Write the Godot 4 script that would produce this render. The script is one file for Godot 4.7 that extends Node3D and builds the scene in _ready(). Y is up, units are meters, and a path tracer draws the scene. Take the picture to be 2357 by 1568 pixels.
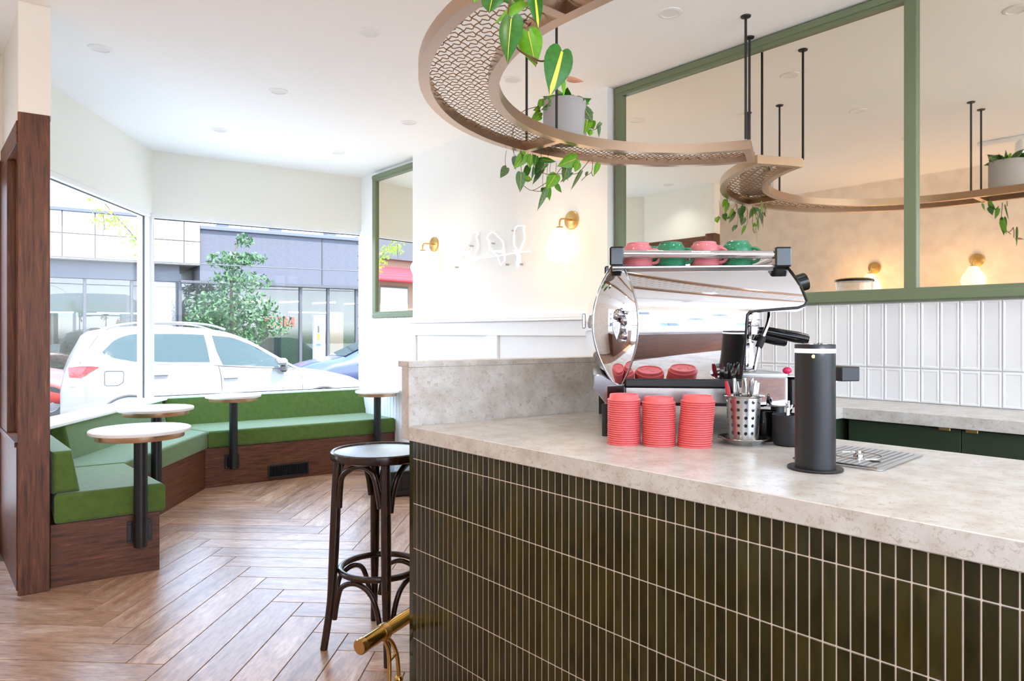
extends Node3D

const CEIL := 2.85
const CT := 0.94
const MX := 3.44
const AX := 1.583
const AN := 6.528
const TH := 7.87

var mats := {}
var taken := {}
var rng := RandomNumberGenerator.new()

# ------------------------------------------------------------------ mesh helper
class MB:
	var v := PackedVector3Array()
	var n := PackedVector3Array()
	func tri(a, b, c, na, nb, nc):
		v.append(a); v.append(c); v.append(b)
		n.append(na); n.append(nc); n.append(nb)
	func ft(a, b, c):
		var k = (b - a).cross(c - a)
		if k.length() < 1e-12:
			return
		k = k.normalized()
		tri(a, b, c, k, k, k)
	func quad(a, b, c, d):
		var k = (c - a).cross(d - b)
		if k.length() < 1e-14:
			return
		k = k.normalized()
		tri(a, b, c, k, k, k)
		tri(a, c, d, k, k, k)
	func quado(a, b, c, d, mid):
		var k = (c - a).cross(d - b)
		if k.dot((a + b + c + d) * 0.25 - mid) < 0.0:
			quad(d, c, b, a)
		else:
			quad(a, b, c, d)
	func trio(a, b, c, mid):
		if (b - a).cross(c - a).dot((a + b + c) / 3.0 - mid) < 0.0:
			ft(c, b, a)
		else:
			ft(a, b, c)
	func box(c, s, bas = Basis(), bev = 0.0):
		var hs = s * 0.5
		bev = minf(bev, minf(hs.x, minf(hs.y, hs.z)) * 0.95)
		if bev <= 0.0:
			var q = []
			for k in 8:
				q.append(c + bas * Vector3(hs.x * (1 if k & 1 else -1), hs.y * (1 if k & 2 else -1), hs.z * (1 if k & 4 else -1)))
			for f in [[0, 1, 3, 2], [4, 5, 7, 6], [0, 1, 5, 4], [2, 3, 7, 6], [0, 2, 6, 4], [1, 3, 7, 5]]:
				quado(q[f[0]], q[f[1]], q[f[2]], q[f[3]], c)
			return
		var p = {}
		for k in 8:
			var sg = Vector3(1 if k & 1 else -1, 1 if k & 2 else -1, 1 if k & 4 else -1)
			for a in 3:
				var e = hs - Vector3.ONE * bev
				e[a] = hs[a]
				p[k * 3 + a] = c + bas * (e * sg)
		for a in 3:
			var b1 = 1 << ((a + 1) % 3)
			var b2 = 1 << ((a + 2) % 3)
			for sg in 2:
				var k0 = (1 << a) * sg
				quado(p[k0 * 3 + a], p[(k0 | b1) * 3 + a], p[(k0 | b1 | b2) * 3 + a], p[(k0 | b2) * 3 + a], c)
			for s1 in 2:
				for s2 in 2:
					var k1 = b1 * s1 + b2 * s2
					var k2 = k1 | (1 << a)
					var x1 = (a + 1) % 3
					var x2 = (a + 2) % 3
					quado(p[k1 * 3 + x1], p[k2 * 3 + x1], p[k2 * 3 + x2], p[k1 * 3 + x2], c)
		for k in 8:
			trio(p[k * 3], p[k * 3 + 1], p[k * 3 + 2], c)
	func tube(pts, r, seg = 8, closed = false, cap = true):
		var cnt = pts.size()
		var rings = []
		var up = Vector3.UP
		var t0 = (pts[1] - pts[0]).normalized()
		if absf(t0.dot(up)) > 0.95:
			up = Vector3.RIGHT
		var nrm = (up - t0 * up.dot(t0)).normalized()
		for i in cnt:
			var t
			if closed:
				t = (pts[(i + 1) % cnt] - pts[(i - 1 + cnt) % cnt]).normalized()
			else:
				t = (pts[mini(i + 1, cnt - 1)] - pts[maxi(i - 1, 0)]).normalized()
			nrm = nrm - t * nrm.dot(t)
			if nrm.length() < 1e-5:
				nrm = t.cross(Vector3(0.31, 0.72, 0.53))
			nrm = nrm.normalized()
			var bn = t.cross(nrm)
			var rr = r[i] if r is Array else r
			var ring = []
			for k in seg:
				var an = TAU * k / seg
				var d = nrm * cos(an) + bn * sin(an)
				ring.append([pts[i] + d * rr, d])
			rings.append(ring)
		var last = cnt if closed else cnt - 1
		for i in last:
			var ra = rings[i]
			var rb = rings[(i + 1) % cnt]
			for k in seg:
				var k2 = (k + 1) % seg
				tri(ra[k][0], rb[k2][0], rb[k][0], ra[k][1], rb[k2][1], rb[k][1])
				tri(ra[k][0], ra[k2][0], rb[k2][0], ra[k][1], ra[k2][1], rb[k2][1])
		if cap and not closed:
			for e in 2:
				var ring = rings[0] if e == 0 else rings[cnt - 1]
				var dd = (pts[0] - pts[1]).normalized() if e == 0 else (pts[cnt - 1] - pts[cnt - 2]).normalized()
				for k in range(1, seg - 1):
					var a = ring[0][0]
					var b = ring[k][0]
					var c = ring[k + 1][0]
					if (b - a).cross(c - a).dot(dd) < 0.0:
						tri(a, c, b, dd, dd, dd)
					else:
						tri(a, b, c, dd, dd, dd)
	func lathe(prof, seg, xf = Transform3D(), a0 = 0.0, a1 = TAU):
		var m = prof.size()
		var sn = []
		for i in m - 1:
			var d = prof[i + 1] - prof[i]
			sn.append(Vector2(d.y, -d.x).normalized())
		for i in m - 1:
			var nA = sn[i]
			var nB = sn[i]
			if i > 0 and sn[i].dot(sn[i - 1]) > 0.8:
				nA = (sn[i] + sn[i - 1]).normalized()
			if i < m - 2 and sn[i].dot(sn[i + 1]) > 0.8:
				nB = (sn[i] + sn[i + 1]).normalized()
			for k in seg:
				var t1 = a0 + (a1 - a0) * k / seg
				var t2 = a0 + (a1 - a0) * (k + 1) / seg
				var c1 = Vector3(cos(t1), 0, sin(t1))
				var c2 = Vector3(cos(t2), 0, sin(t2))
				var A = c1 * prof[i].x + Vector3.UP * prof[i].y
				var B = c2 * prof[i].x + Vector3.UP * prof[i].y
				var C = c2 * prof[i + 1].x + Vector3.UP * prof[i + 1].y
				var D = c1 * prof[i + 1].x + Vector3.UP * prof[i + 1].y
				var a_ = c1 * nA.x + Vector3.UP * nA.y
				var b_ = c2 * nA.x + Vector3.UP * nA.y
				var c_ = c2 * nB.x + Vector3.UP * nB.y
				var d_ = c1 * nB.x + Vector3.UP * nB.y
				A = xf * A; B = xf * B; C = xf * C; D = xf * D
				a_ = (xf.basis * a_).normalized(); b_ = (xf.basis * b_).normalized(); c_ = (xf.basis * c_).normalized(); d_ = (xf.basis * d_).normalized()
				if prof[i + 1].x > 1e-6:
					tri(A, D, C, a_, d_, c_)
				if prof[i].x > 1e-6:
					tri(A, C, B, a_, c_, b_)
	# polygon of Vector2 (x, y) swept along local z from z0 to z1, with a chamfer or rounding of r
	func prism(poly, z0, z1, xf = Transform3D(), r = 0.0, steps = 1):
		var p = PackedVector2Array(poly)
		if not Geometry2D.is_polygon_clockwise(p):
			pass
		else:
			p.reverse()
		var cnt = p.size()
		var layers = []
		if r <= 0.0:
			layers = [[p, z0], [p, z1]]
		else:
			for s in steps + 1:
				var an = PI / 2 * s / steps
				layers.append([inset(p, r * (1.0 - sin(an))), z0 + r * (1.0 - cos(an))])
			for s in steps + 1:
				var an = PI / 2 * s / steps
				layers.append([inset(p, r * (1.0 - cos(an))), z1 - r * (1.0 - sin(an))])
		var lc = layers.size()
		var nn = []
		for li in lc:
			var row = []
			for i in cnt:
				var e1 = (p[i] - p[(i - 1 + cnt) % cnt]).normalized()
				var e2 = (p[(i + 1) % cnt] - p[i]).normalized()
				row.append([Vector2(e1.y, -e1.x), Vector2(e2.y, -e2.x)])
			nn.append(row)
		for li in lc - 1:
			var A = layers[li]
			var B = layers[li + 1]
			for i in cnt:
				var j = (i + 1) % cnt
				var q0 = xf * Vector3(A[0][i].x, A[0][i].y, A[1])
				var q1 = xf * Vector3(A[0][j].x, A[0][j].y, A[1])
				var q2 = xf * Vector3(B[0][j].x, B[0][j].y, B[1])
				var q3 = xf * Vector3(B[0][i].x, B[0][i].y, B[1])
				if r > 0.0 and steps > 1:
					var o = nn[0][i][1]
					var ta = layer_tilt(li, steps)
					var tb = layer_tilt(li + 1, steps)
					if li == steps:
						ta = 0.0; tb = 0.0
					var n1 = (xf.basis * Vector3(o.x * cos(ta), o.y * cos(ta), sin(ta))).normalized()
					var n2 = (xf.basis * Vector3(o.x * cos(tb), o.y * cos(tb), sin(tb))).normalized()
					tri(q0, q1, q2, n1, n1, n2)
					tri(q0, q2, q3, n1, n2, n2)
				else:
					quad(q0, q1, q2, q3)
		for e in 2:
			var L = layers[0] if e == 0 else layers[lc - 1]
			var ids = Geometry2D.triangulate_polygon(L[0])
			var nz = (xf.basis * Vector3(0, 0, -1 if e == 0 else 1)).normalized()
			for k in range(0, ids.size(), 3):
				var a = xf * Vector3(L[0][ids[k]].x, L[0][ids[k]].y, L[1])
				var b = xf * Vector3(L[0][ids[k + 1]].x, L[0][ids[k + 1]].y, L[1])
				var c = xf * Vector3(L[0][ids[k + 2]].x, L[0][ids[k + 2]].y, L[1])
				if (b - a).cross(c - a).dot(nz) < 0.0:
					tri(a, c, b, nz, nz, nz)
				else:
					tri(a, b, c, nz, nz, nz)
	func layer_tilt(li, steps):
		if li <= steps:
			return -PI / 2 * (1.0 - float(li) / steps)
		return PI / 2 * float(li - steps - 1) / steps
	func inset(p, r):
		if r <= 1e-9:
			return p
		var cnt = p.size()
		var out = PackedVector2Array()
		for i in cnt:
			var e1 = (p[i] - p[(i - 1 + cnt) % cnt]).normalized()
			var e2 = (p[(i + 1) % cnt] - p[i]).normalized()
			var n1 = Vector2(-e1.y, e1.x)
			var n2 = Vector2(-e2.y, e2.x)
			var m = n1 + n2
			var k = maxf(m.dot(n1), 0.35)
			out.append(p[i] + m / k * r)
		return out
	# grid of points rows x cols with smooth normals
	func grid(g, flip = false):
		var R = g.size()
		var C = g[0].size()
		var nr = []
		for i in R:
			var row = []
			for j in C:
				var du = g[mini(i + 1, R - 1)][j] - g[maxi(i - 1, 0)][j]
				var dv = g[i][mini(j + 1, C - 1)] - g[i][maxi(j - 1, 0)]
				var k = dv.cross(du)
				if k.length() < 1e-12:
					k = Vector3.UP
				k = k.normalized()
				row.append(-k if flip else k)
			nr.append(row)
		for i in R - 1:
			for j in C - 1:
				var a = g[i][j]; var b = g[i][j + 1]; var c = g[i + 1][j + 1]; var d = g[i + 1][j]
				if flip:
					tri(a, d, c, nr[i][j], nr[i + 1][j], nr[i + 1][j + 1])
					tri(a, c, b, nr[i][j], nr[i + 1][j + 1], nr[i][j + 1])
				else:
					tri(a, b, c, nr[i][j], nr[i][j + 1], nr[i + 1][j + 1])
					tri(a, c, d, nr[i][j], nr[i + 1][j + 1], nr[i + 1][j])
	func ball(c, s, bas = Basis(), seg = 12):
		var pr = []
		for i in seg + 1:
			var a = -PI / 2 + PI * i / seg
			pr.append(Vector2(maxf(cos(a), 0.0) if i > 0 and i < seg else 0.0, sin(a)))
		lathe(pr, seg * 2, Transform3D(bas * Basis.from_scale(s), c))
	func mesh():
		var am = ArrayMesh.new()
		var ar = []
		ar.resize(Mesh.ARRAY_MAX)
		ar[Mesh.ARRAY_VERTEX] = v
		ar[Mesh.ARRAY_NORMAL] = n
		am.add_surface_from_arrays(Mesh.PRIMITIVE_TRIANGLES, ar)
		return am

# ------------------------------------------------------------------ scene helper
func W(x, y, nn):
	return Vector3(x, y, -nn)

func S2(s, y, t):
	var a = deg_to_rad(TH)
	return Vector3(AX + s * cos(a) + t * sin(a), y, -(AN - s * sin(a) + t * cos(a)))

func BY(deg):
	return Basis(Vector3.UP, deg_to_rad(deg))

func numbered(called):
	if not taken.has(called):
		taken[called] = 0
		return called
	taken[called] += 1
	return "%s_%03d" % [called, taken[called]]

func tag(o, label, category, group = "", kind = ""):
	o.set_meta("label", label)
	if category != "":
		o.set_meta("category", category)
	if group != "":
		o.set_meta("group", group)
	if kind != "":
		o.set_meta("kind", kind)
	return o

func thing(called, label, category, at = Vector3.ZERO, deg = 0.0, group = ""):
	var o = Node3D.new()
	o.name = numbered(called)
	add_child(o)
	o.position = at
	o.rotation.y = deg_to_rad(deg)
	return tag(o, label, category, group)

func part(called, mb, m, parent, xf = Transform3D()):
	var o = MeshInstance3D.new()
	o.mesh = mb if mb is Mesh else mb.mesh()
	o.material_override = mats[m] if m is String else m
	o.transform = xf
	o.cast_shadow = GeometryInstance3D.SHADOW_CASTING_SETTING_ON
	if parent == self:
		o.name = numbered(called)
		add_child(o)
	else:
		o.name = called
		parent.add_child(o, true)
	return o

func one(called, mb, m, label, category, group = "", xf = Transform3D()):
	return tag(part(called, mb, m, self, xf), label, category, group)

func struct(called, mb, m, label = "", parent = self, xf = Transform3D()):
	var o = part(called, mb, m, parent, xf)
	if parent == self:
		o.set_meta("kind", "structure")
		o.set_meta("category", "structure")
	if label != "":
		o.set_meta("label", label)
	return o

func copy_of(o, label = "", group = ""):
	var c = o.duplicate()
	c.name = numbered(String(o.name).rstrip("0123456789").rstrip("_"))
	add_child(c)
	if label != "":
		c.set_meta("label", label)
	if group != "":
		c.set_meta("group", group)
	return c

func bx(c, s, bev = 0.0, bas = Basis()):
	var m = MB.new()
	m.box(c, s, bas, bev)
	return m

# box given by limits in (X, Y, N)
func lim(x0, x1, y0, y1, n0, n1, bev = 0.0):
	return bx(W((x0 + x1) / 2.0, (y0 + y1) / 2.0, (n0 + n1) / 2.0), Vector3(absf(x1 - x0), absf(y1 - y0), absf(n1 - n0)), bev)

# box in the street frame given by limits in (s, Y, t)
func slim(s0, s1, y0, y1, t0, t1, bev = 0.0):
	return bx(S2((s0 + s1) / 2.0, (y0 + y1) / 2.0, (t0 + t1) / 2.0), Vector3(absf(s1 - s0), absf(y1 - y0), absf(t1 - t0)), bev, BY(-TH))

# polygon in plan (X, N) raised from y0 to y1
func slab(poly, y0, y1, r = 0.0, steps = 1):
	var m = MB.new()
	m.prism(poly, y0, y1, Transform3D(Basis(Vector3(1, 0, 0), Vector3(0, 0, -1), Vector3(0, 1, 0)), Vector3.ZERO), r, steps)
	return m

func arc(c, r, a0, a1, k):
	var out = []
	for i in k + 1:
		var a = deg_to_rad(a0 + (a1 - a0) * i / k)
		out.append(Vector2(c.x + r * cos(a), c.y + r * sin(a)))
	return out

func smooth_path(pts, sub = 6, closed = false):
	var out = []
	var c = pts.size()
	var last = c if closed else c - 1
	for i in last:
		var p0; var p1; var p2; var p3
		if closed:
			p0 = pts[(i - 1 + c) % c]; p1 = pts[i]; p2 = pts[(i + 1) % c]; p3 = pts[(i + 2) % c]
		else:
			p0 = pts[maxi(i - 1, 0)]; p1 = pts[i]; p2 = pts[i + 1]; p3 = pts[mini(i + 2, c - 1)]
		for k in sub:
			var t = float(k) / sub
			out.append(0.5 * ((2.0 * p1) + (p2 - p0) * t + (2.0 * p0 - 5.0 * p1 + 4.0 * p2 - p3) * t * t + (3.0 * p1 - p0 - 3.0 * p2 + p3) * t * t * t))
	if not closed:
		out.append(pts[c - 1])
	return out

# ------------------------------------------------------------------ materials
func col(r, g, b):
	return Color(r / 255.0, g / 255.0, b / 255.0)

func mk(called, c, rough = 0.6, metal = 0.0, o = {}):
	var m = StandardMaterial3D.new()
	m.resource_name = called
	m.albedo_color = c
	m.roughness = rough
	m.metallic = metal
	for k in o:
		m.set(k, o[k])
	mats[called] = m
	return m

func noise_tex(freq, ramp, seed_ = 1, size = 512, type_ = FastNoiseLite.TYPE_SIMPLEX_SMOOTH, oct = 4, warp = 0.0):
	var f = FastNoiseLite.new()
	f.noise_type = type_
	f.seed = seed_
	f.frequency = freq
	f.fractal_octaves = oct
	if warp > 0.0:
		f.domain_warp_enabled = true
		f.domain_warp_amplitude = warp
		f.domain_warp_frequency = freq * 1.5
	var t = NoiseTexture2D.new()
	t.width = size
	t.height = size
	t.seamless = true
	t.noise = f
	if ramp != null:
		var g = Gradient.new()
		g.offsets = PackedFloat32Array(ramp[0])
		g.colors = PackedColorArray(ramp[1])
		t.color_ramp = g
	return t

func bump_tex(freq, strength, seed_ = 1, size = 512):
	var t = noise_tex(freq, null, seed_, size)
	t.as_normal_map = true
	t.bump_strength = strength
	return t

func tri_tex(m, tex, scale, world = true, off = Vector3.ZERO):
	m.albedo_texture = tex
	m.uv1_triplanar = true
	m.uv1_world_triplanar = world
	m.uv1_scale = scale
	m.uv1_offset = off
	m.uv1_triplanar_sharpness = 4.0

func detail(m, tex, blend = BaseMaterial3D.BLEND_MODE_MIX):
	m.detail_enabled = true
	m.detail_albedo = tex
	m.detail_blend_mode = blend

func make_materials():
	var wh = Color(1, 1, 1)
	mk("ceiling_paint", col(247, 247, 245), 0.9)
	mk("wall_paint", col(240, 240, 235), 0.85)
	mk("header_paint", col(236, 237, 229), 0.85)
	mk("trim_white", col(240, 241, 240), 0.45)
	var pl = mk("plaster", wh, 0.8)
	tri_tex(pl, noise_tex(0.012, [[0.0, 0.45, 0.6, 1.0], [col(233, 218, 202), col(241, 226, 210), col(244, 230, 214), col(247, 234, 219)]], 5, 512, FastNoiseLite.TYPE_SIMPLEX_SMOOTH, 5, 30.0), Vector3(0.8, 0.8, 0.8))
	# brown wood boards: grain along the ground and grain upright
	var wramp = [[0.0, 0.3, 0.48, 0.62, 0.8, 1.0], [col(62, 33, 19), col(88, 49, 30), col(106, 63, 39), col(98, 56, 35), col(122, 74, 48), col(138, 87, 57)]]
	var wt = noise_tex(0.018, wramp, 11, 512, FastNoiseLite.TYPE_SIMPLEX_SMOOTH, 5, 22.0)
	var fineh = noise_tex(0.05, [[0.0, 0.42, 0.55, 1.0], [Color(0.8, 0.79, 0.78, 1), Color(0.95, 0.945, 0.94, 1), Color(1, 1, 1, 1), Color(1, 1, 1, 1)]], 12, 512, FastNoiseLite.TYPE_SIMPLEX_SMOOTH, 4, 0.0)
	var w1 = mk("wood_level", wh, 0.5)
	tri_tex(w1, wt, Vector3(0.4, 4.6, 0.4))
	detail(w1, fineh, BaseMaterial3D.BLEND_MODE_MUL)
	var w2 = mk("wood_upright", wh, 0.5)
	tri_tex(w2, wt, Vector3(4.6, 0.3, 4.6))
	detail(w2, fineh, BaseMaterial3D.BLEND_MODE_MUL)
	# floor planks
	var framp = [[0.0, 0.28, 0.45, 0.6, 0.78, 1.0], [col(131, 97, 74), col(171, 133, 106), col(190, 153, 125), col(178, 143, 120), col(200, 169, 144), col(214, 185, 161)]]
	var ft_ = noise_tex(0.009, framp, 21, 512, FastNoiseLite.TYPE_SIMPLEX_SMOOTH, 5, 26.0)
	for k in 8:
		var fm = mk("plank_%d" % k, [wh, Color(0.95, 0.95, 0.96), Color(0.9, 0.89, 0.88), Color(1, 0.98, 0.95)][k % 4], 0.3)
		tri_tex(fm, ft_, Vector3(0.55, 2.4, 2.4), false, Vector3(0.37 * k, 0.21 * k, 0.53 * k))
		detail(fm, fineh, BaseMaterial3D.BLEND_MODE_MUL)
		fm.metallic_specular = 0.45
	mk("floor_grout", col(96, 80, 68), 0.9)
	# stone worktop
	var st = mk("stone", wh, 0.3)
	tri_tex(st, noise_tex(0.011, [[0.0, 0.35, 0.55, 0.75, 1.0], [col(183, 174, 162), col(196, 189, 179), col(202, 197, 189), col(207, 202, 195), col(213, 209, 202)]], 31, 512, FastNoiseLite.TYPE_SIMPLEX_SMOOTH, 5, 18.0), Vector3(1.7, 1.7, 1.7))
	detail(st, noise_tex(0.06, [[0.0, 0.24, 0.33, 0.40, 1.0], [Color(0.46, 0.38, 0.30, 0.75), Color(0.56, 0.47, 0.39, 0.5), Color(0.64, 0.55, 0.47, 0.2), Color(0.7, 0.6, 0.5, 0.0), Color(0.7, 0.6, 0.5, 0.0)]], 33, 512, FastNoiseLite.TYPE_SIMPLEX_SMOOTH, 5, 40.0))
	# glazed olive tiles
	var tr_ = noise_tex(0.02, [[0.0, 0.4, 0.6, 1.0], [Color(0.72, 0.74, 0.7), Color(0.9, 0.9, 0.88), Color(1, 1, 1), Color(1.0, 1.0, 0.95)]], 41, 256, FastNoiseLite.TYPE_SIMPLEX_SMOOTH, 3, 10.0)
	var tc = [col(51, 44, 15), col(45, 41, 16), col(55, 47, 13), col(42, 37, 13), col(48, 45, 20), col(57, 51, 21)]
	for k in 6:
		var tm = mk("olive_tile_%d" % k, tc[k], 0.16, 0.0, {"metallic_specular": 0.4})
		tri_tex(tm, tr_, Vector3(3, 1.2, 3), true, Vector3(k * 0.3, k * 0.17, 0))
	mk("tile_grout", col(214, 198, 182), 0.9)
	for k in 3:
		mk("white_tile_%d" % k, [col(232, 230, 228), col(228, 226, 224), col(235, 233, 230)][k], 0.14)
	mk("white_grout", col(224, 220, 214), 0.85)
	mk("green_frame", col(112, 124, 94), 0.42)
	mk("green_cabinet", col(42, 56, 36), 0.5)
	mk("mirror_glass", Color(0.95, 0.92, 0.86), 0.015, 1.0)
	mk("bronze", col(186, 159, 136), 0.30, 1.0)
	mk("bronze_wire", col(150, 119, 88), 0.34, 1.0)
	mk("brass", col(206, 164, 84), 0.14, 1.0)
	mk("brass_satin", col(214, 176, 112), 0.3, 1.0)
	mk("chrome", Color(0.86, 0.86, 0.87), 0.03, 1.0)
	mk("chrome_dark", Color(0.70, 0.70, 0.72), 0.12, 1.0)
	mk("steel", Color(0.74, 0.73, 0.72), 0.28, 1.0)
	mk("steel_fine", Color(0.78, 0.77, 0.76), 0.16, 1.0)
	mk("black_gloss", col(16, 16, 17), 0.12)
	mk("black_matte", col(30, 31, 33), 0.5)
	mk("black_metal", col(19, 21, 23), 0.38)
	mk("black_rubber", col(20, 20, 20), 0.7)
	mk("slot_black", col(8, 8, 8), 0.9)
	mk("table_white", col(238, 238, 238), 0.35)
	mk("table_band", col(204, 168, 132), 0.32, 0.85)
	var ve = mk("velvet", wh, 0.85, 0.0, {"rim_enabled": true, "rim": 0.6, "rim_tint": 1.0})
	tri_tex(ve, noise_tex(0.02, [[0.0, 0.4, 0.6, 1.0], [col(74, 103, 37), col(79, 107, 38), col(82, 111, 40), col(88, 114, 44)]], 51, 512, FastNoiseLite.TYPE_SIMPLEX_SMOOTH, 5, 20.0), Vector3(1.6, 1.6, 1.6))
	var bw = mk("bentwood", wh, 0.22)
	tri_tex(bw, noise_tex(0.02, [[0.0, 0.5, 1.0], [col(30, 17, 12), col(46, 27, 19), col(64, 38, 26)]], 61, 256), Vector3(3, 1.0, 3))
	mk("lid_pink", col(226, 96, 97), 0.42)
	mk("lid_top", col(230, 100, 100), 0.42)
	mk("mug_pink", col(205, 118, 122), 0.16)
	mk("mug_green", col(46, 126, 88), 0.16)
	mk("magenta", col(200, 24, 84), 0.35)
	mk("red_handle", col(178, 40, 48), 0.35)
	mk("pot_grey", col(176, 172, 172), 0.8)
	mk("soil", col(52, 38, 28), 0.95)
	var l1 = mk("leaf_deep", wh, 0.35, 0.0, {"backlight_enabled": true, "backlight": Color(0.25, 0.45, 0.08)})
	tri_tex(l1, noise_tex(0.03, [[0.0, 0.5, 1.0], [col(38, 96, 25), col(47, 111, 28), col(59, 124, 32)]], 71, 256), Vector3(6, 6, 6), false)
	var l2 = mk("leaf_light", wh, 0.38, 0.0, {"backlight_enabled": true, "backlight": Color(0.35, 0.55, 0.1)})
	tri_tex(l2, noise_tex(0.03, [[0.0, 0.5, 1.0], [col(98, 159, 32), col(111, 171, 37), col(127, 181, 45)]], 72, 256), Vector3(6, 6, 6), false)
	var l3 = mk("leaf_grey", wh, 0.4, 0.0, {"backlight_enabled": true, "backlight": Color(0.2, 0.3, 0.12)})
	tri_tex(l3, noise_tex(0.03, [[0.0, 0.5, 1.0], [col(72, 109, 65), col(93, 128, 84), col(115, 146, 105)]], 73, 256), Vector3(8, 8, 8), false)
	mk("leaf_rib", col(214, 206, 70), 0.45)
	mk("leaf_dry", col(206, 150, 124), 0.7)
	mk("stem", col(98, 66, 40), 0.6)
	mk("opal", col(250, 244, 234), 0.35, 0.0, {"emission_enabled": true, "emission": Color(1.0, 0.86, 0.66), "emission_energy_multiplier": 0.5})
	mk("neon", col(250, 250, 252), 0.4, 0.0, {"emission_enabled": true, "emission": Color(0.95, 0.97, 1.0), "emission_energy_multiplier": 0.1})
	mk("led_ring", col(245, 246, 250), 0.3, 0.0, {"emission_enabled": true, "emission": Color(0.92, 0.95, 1.0), "emission_energy_multiplier": 0.5})
	mk("lamp_lens", col(214, 214, 212), 0.5, 0.0, {"emission_enabled": true, "emission": Color(1.0, 0.96, 0.9), "emission_energy_multiplier": 0.03})
	mk("lamp_ring", col(236, 236, 234), 0.5)
	mk("pane", Color(0.5, 0.55, 0.55, 0.008), 0.0, 0.0, {"metallic_specular": 0.16, "transparency": BaseMaterial3D.TRANSPARENCY_ALPHA})
	mk("acrylic", Color(0.96, 0.98, 1.0, 0.02), 0.0, 0.0, {"transparency": BaseMaterial3D.TRANSPARENCY_ALPHA})
	mk("clear_plastic", Color(0.85, 0.9, 0.92, 0.22), 0.05, 0.0, {"transparency": BaseMaterial3D.TRANSPARENCY_ALPHA})
	# street
	mk("asphalt", col(68, 68, 70), 0.9)
	mk("pavement", col(172, 168, 162), 0.9)
	mk("panel_white", col(145, 140, 135), 0.7)
	mk("panel_joint", col(150, 142, 134), 0.8)
	mk("fascia_grey", col(78, 78, 83), 0.6)
	mk("roof_grey", col(80, 84, 94), 0.7)
	mk("mullion", col(62, 62, 66), 0.5)
	mk("shop_glass", Color(0.5, 0.6, 0.56, 0.02), 0.0, 0.0, {"transparency": BaseMaterial3D.TRANSPARENCY_ALPHA})
	mk("brick_pale", col(136, 138, 152), 0.85)
	mk("brick_pale_b", col(126, 128, 142), 0.85)
	mk("brick_pale_c", col(146, 148, 160), 0.85)
	mk("brick_mortar", col(160, 162, 172), 0.9)
	mk("brick_brown", col(150, 122, 104), 0.85)
	mk("awning_red", col(200, 45, 62), 0.7)
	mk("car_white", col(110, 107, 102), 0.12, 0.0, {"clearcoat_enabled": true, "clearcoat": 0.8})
	mk("car_blue", col(27, 41, 74), 0.12, 0.0, {"clearcoat_enabled": true, "clearcoat": 0.8})
	mk("car_red", col(140, 39, 25), 0.15, 0.0, {"clearcoat_enabled": true, "clearcoat": 0.8})
	mk("car_silver", col(94, 98, 106), 0.15, 0.3)
	mk("car_glass", col(47, 58, 55), 0.05, 0.0, {"metallic_specular": 0.5})
	mk("car_trim", col(60, 54, 50), 0.4)
	mk("seam_dark", col(56, 52, 50), 0.7)
	mk("taillight", col(190, 40, 40), 0.1)
	mk("lamp_clear", col(206, 206, 204), 0.1)
	mk("tyre", col(30, 30, 30), 0.8)
	mk("wheel_alloy", col(150, 150, 152), 0.3, 0.8)
	var tf = mk("tree_leaf", wh, 0.6, 0.0, {"backlight_enabled": true, "backlight": Color(0.3, 0.4, 0.15)})
	tri_tex(tf, noise_tex(0.05, [[0.0, 0.5, 1.0], [col(44, 74, 39), col(62, 93, 55), col(85, 114, 74)]], 81, 256), Vector3(2, 2, 2))
	mk("branch_leaf", col(109, 140, 38), 0.6, 0.0, {"backlight_enabled": true, "backlight": Color(0.5, 0.6, 0.15)})
	mk("bark", col(92, 78, 66), 0.9)
	mk("post_white", col(164, 162, 162), 0.5)
	mk("sticker_orange", col(222, 104, 44), 0.6)
	mk("sticker_blue", col(60, 96, 160), 0.6)
	mk("paper_white", col(236, 234, 230), 0.7)
	mk("box_tint", col(160, 176, 196), 0.6)
	mk("lit_sign", col(206, 60, 46), 0.5)
	mk("column_tan", col(140, 117, 88), 0.7)
	var bf = mk("brick_far", wh, 0.85)
	tri_tex(bf, noise_tex(0.06, [[0.0, 0.5, 1.0], [col(67, 69, 77), col(78, 79, 87), col(87, 90, 98)]], 91, 256), Vector3(0.5, 3.0, 0.5))
	var bb = mk("brick_brown_far", wh, 0.85)
	tri_tex(bb, noise_tex(0.06, [[0.0, 0.5, 1.0], [col(104, 85, 72), col(132, 108, 94), col(151, 129, 115)]], 92, 256), Vector3(1.0, 4.0, 1.0))
	mk("shop_wall", col(73, 82, 73), 0.8)
	var sw = mk("shop_wood", wh, 0.8)
	tri_tex(sw, noise_tex(0.03, [[0.0, 0.45, 0.6, 1.0], [col(51, 37, 25), col(76, 60, 44), col(64, 64, 48), col(98, 76, 56)]], 93, 256), Vector3(1.0, 1.4, 1.0))
	var sg = mk("shop_green", wh, 0.8)
	tri_tex(sg, noise_tex(0.05, [[0.0, 0.5, 1.0], [col(25, 41, 20), col(48, 70, 33), col(76, 93, 48)]], 94, 256), Vector3(1.0, 1.4, 1.0))
	mk("shop_light", col(250, 236, 214), 0.5, 0.0, {"emission_enabled": true, "emission": Color(1.0, 0.9, 0.74), "emission_energy_multiplier": 1.2})
	mk("shop_floor", col(70, 68, 64), 0.8)

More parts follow.
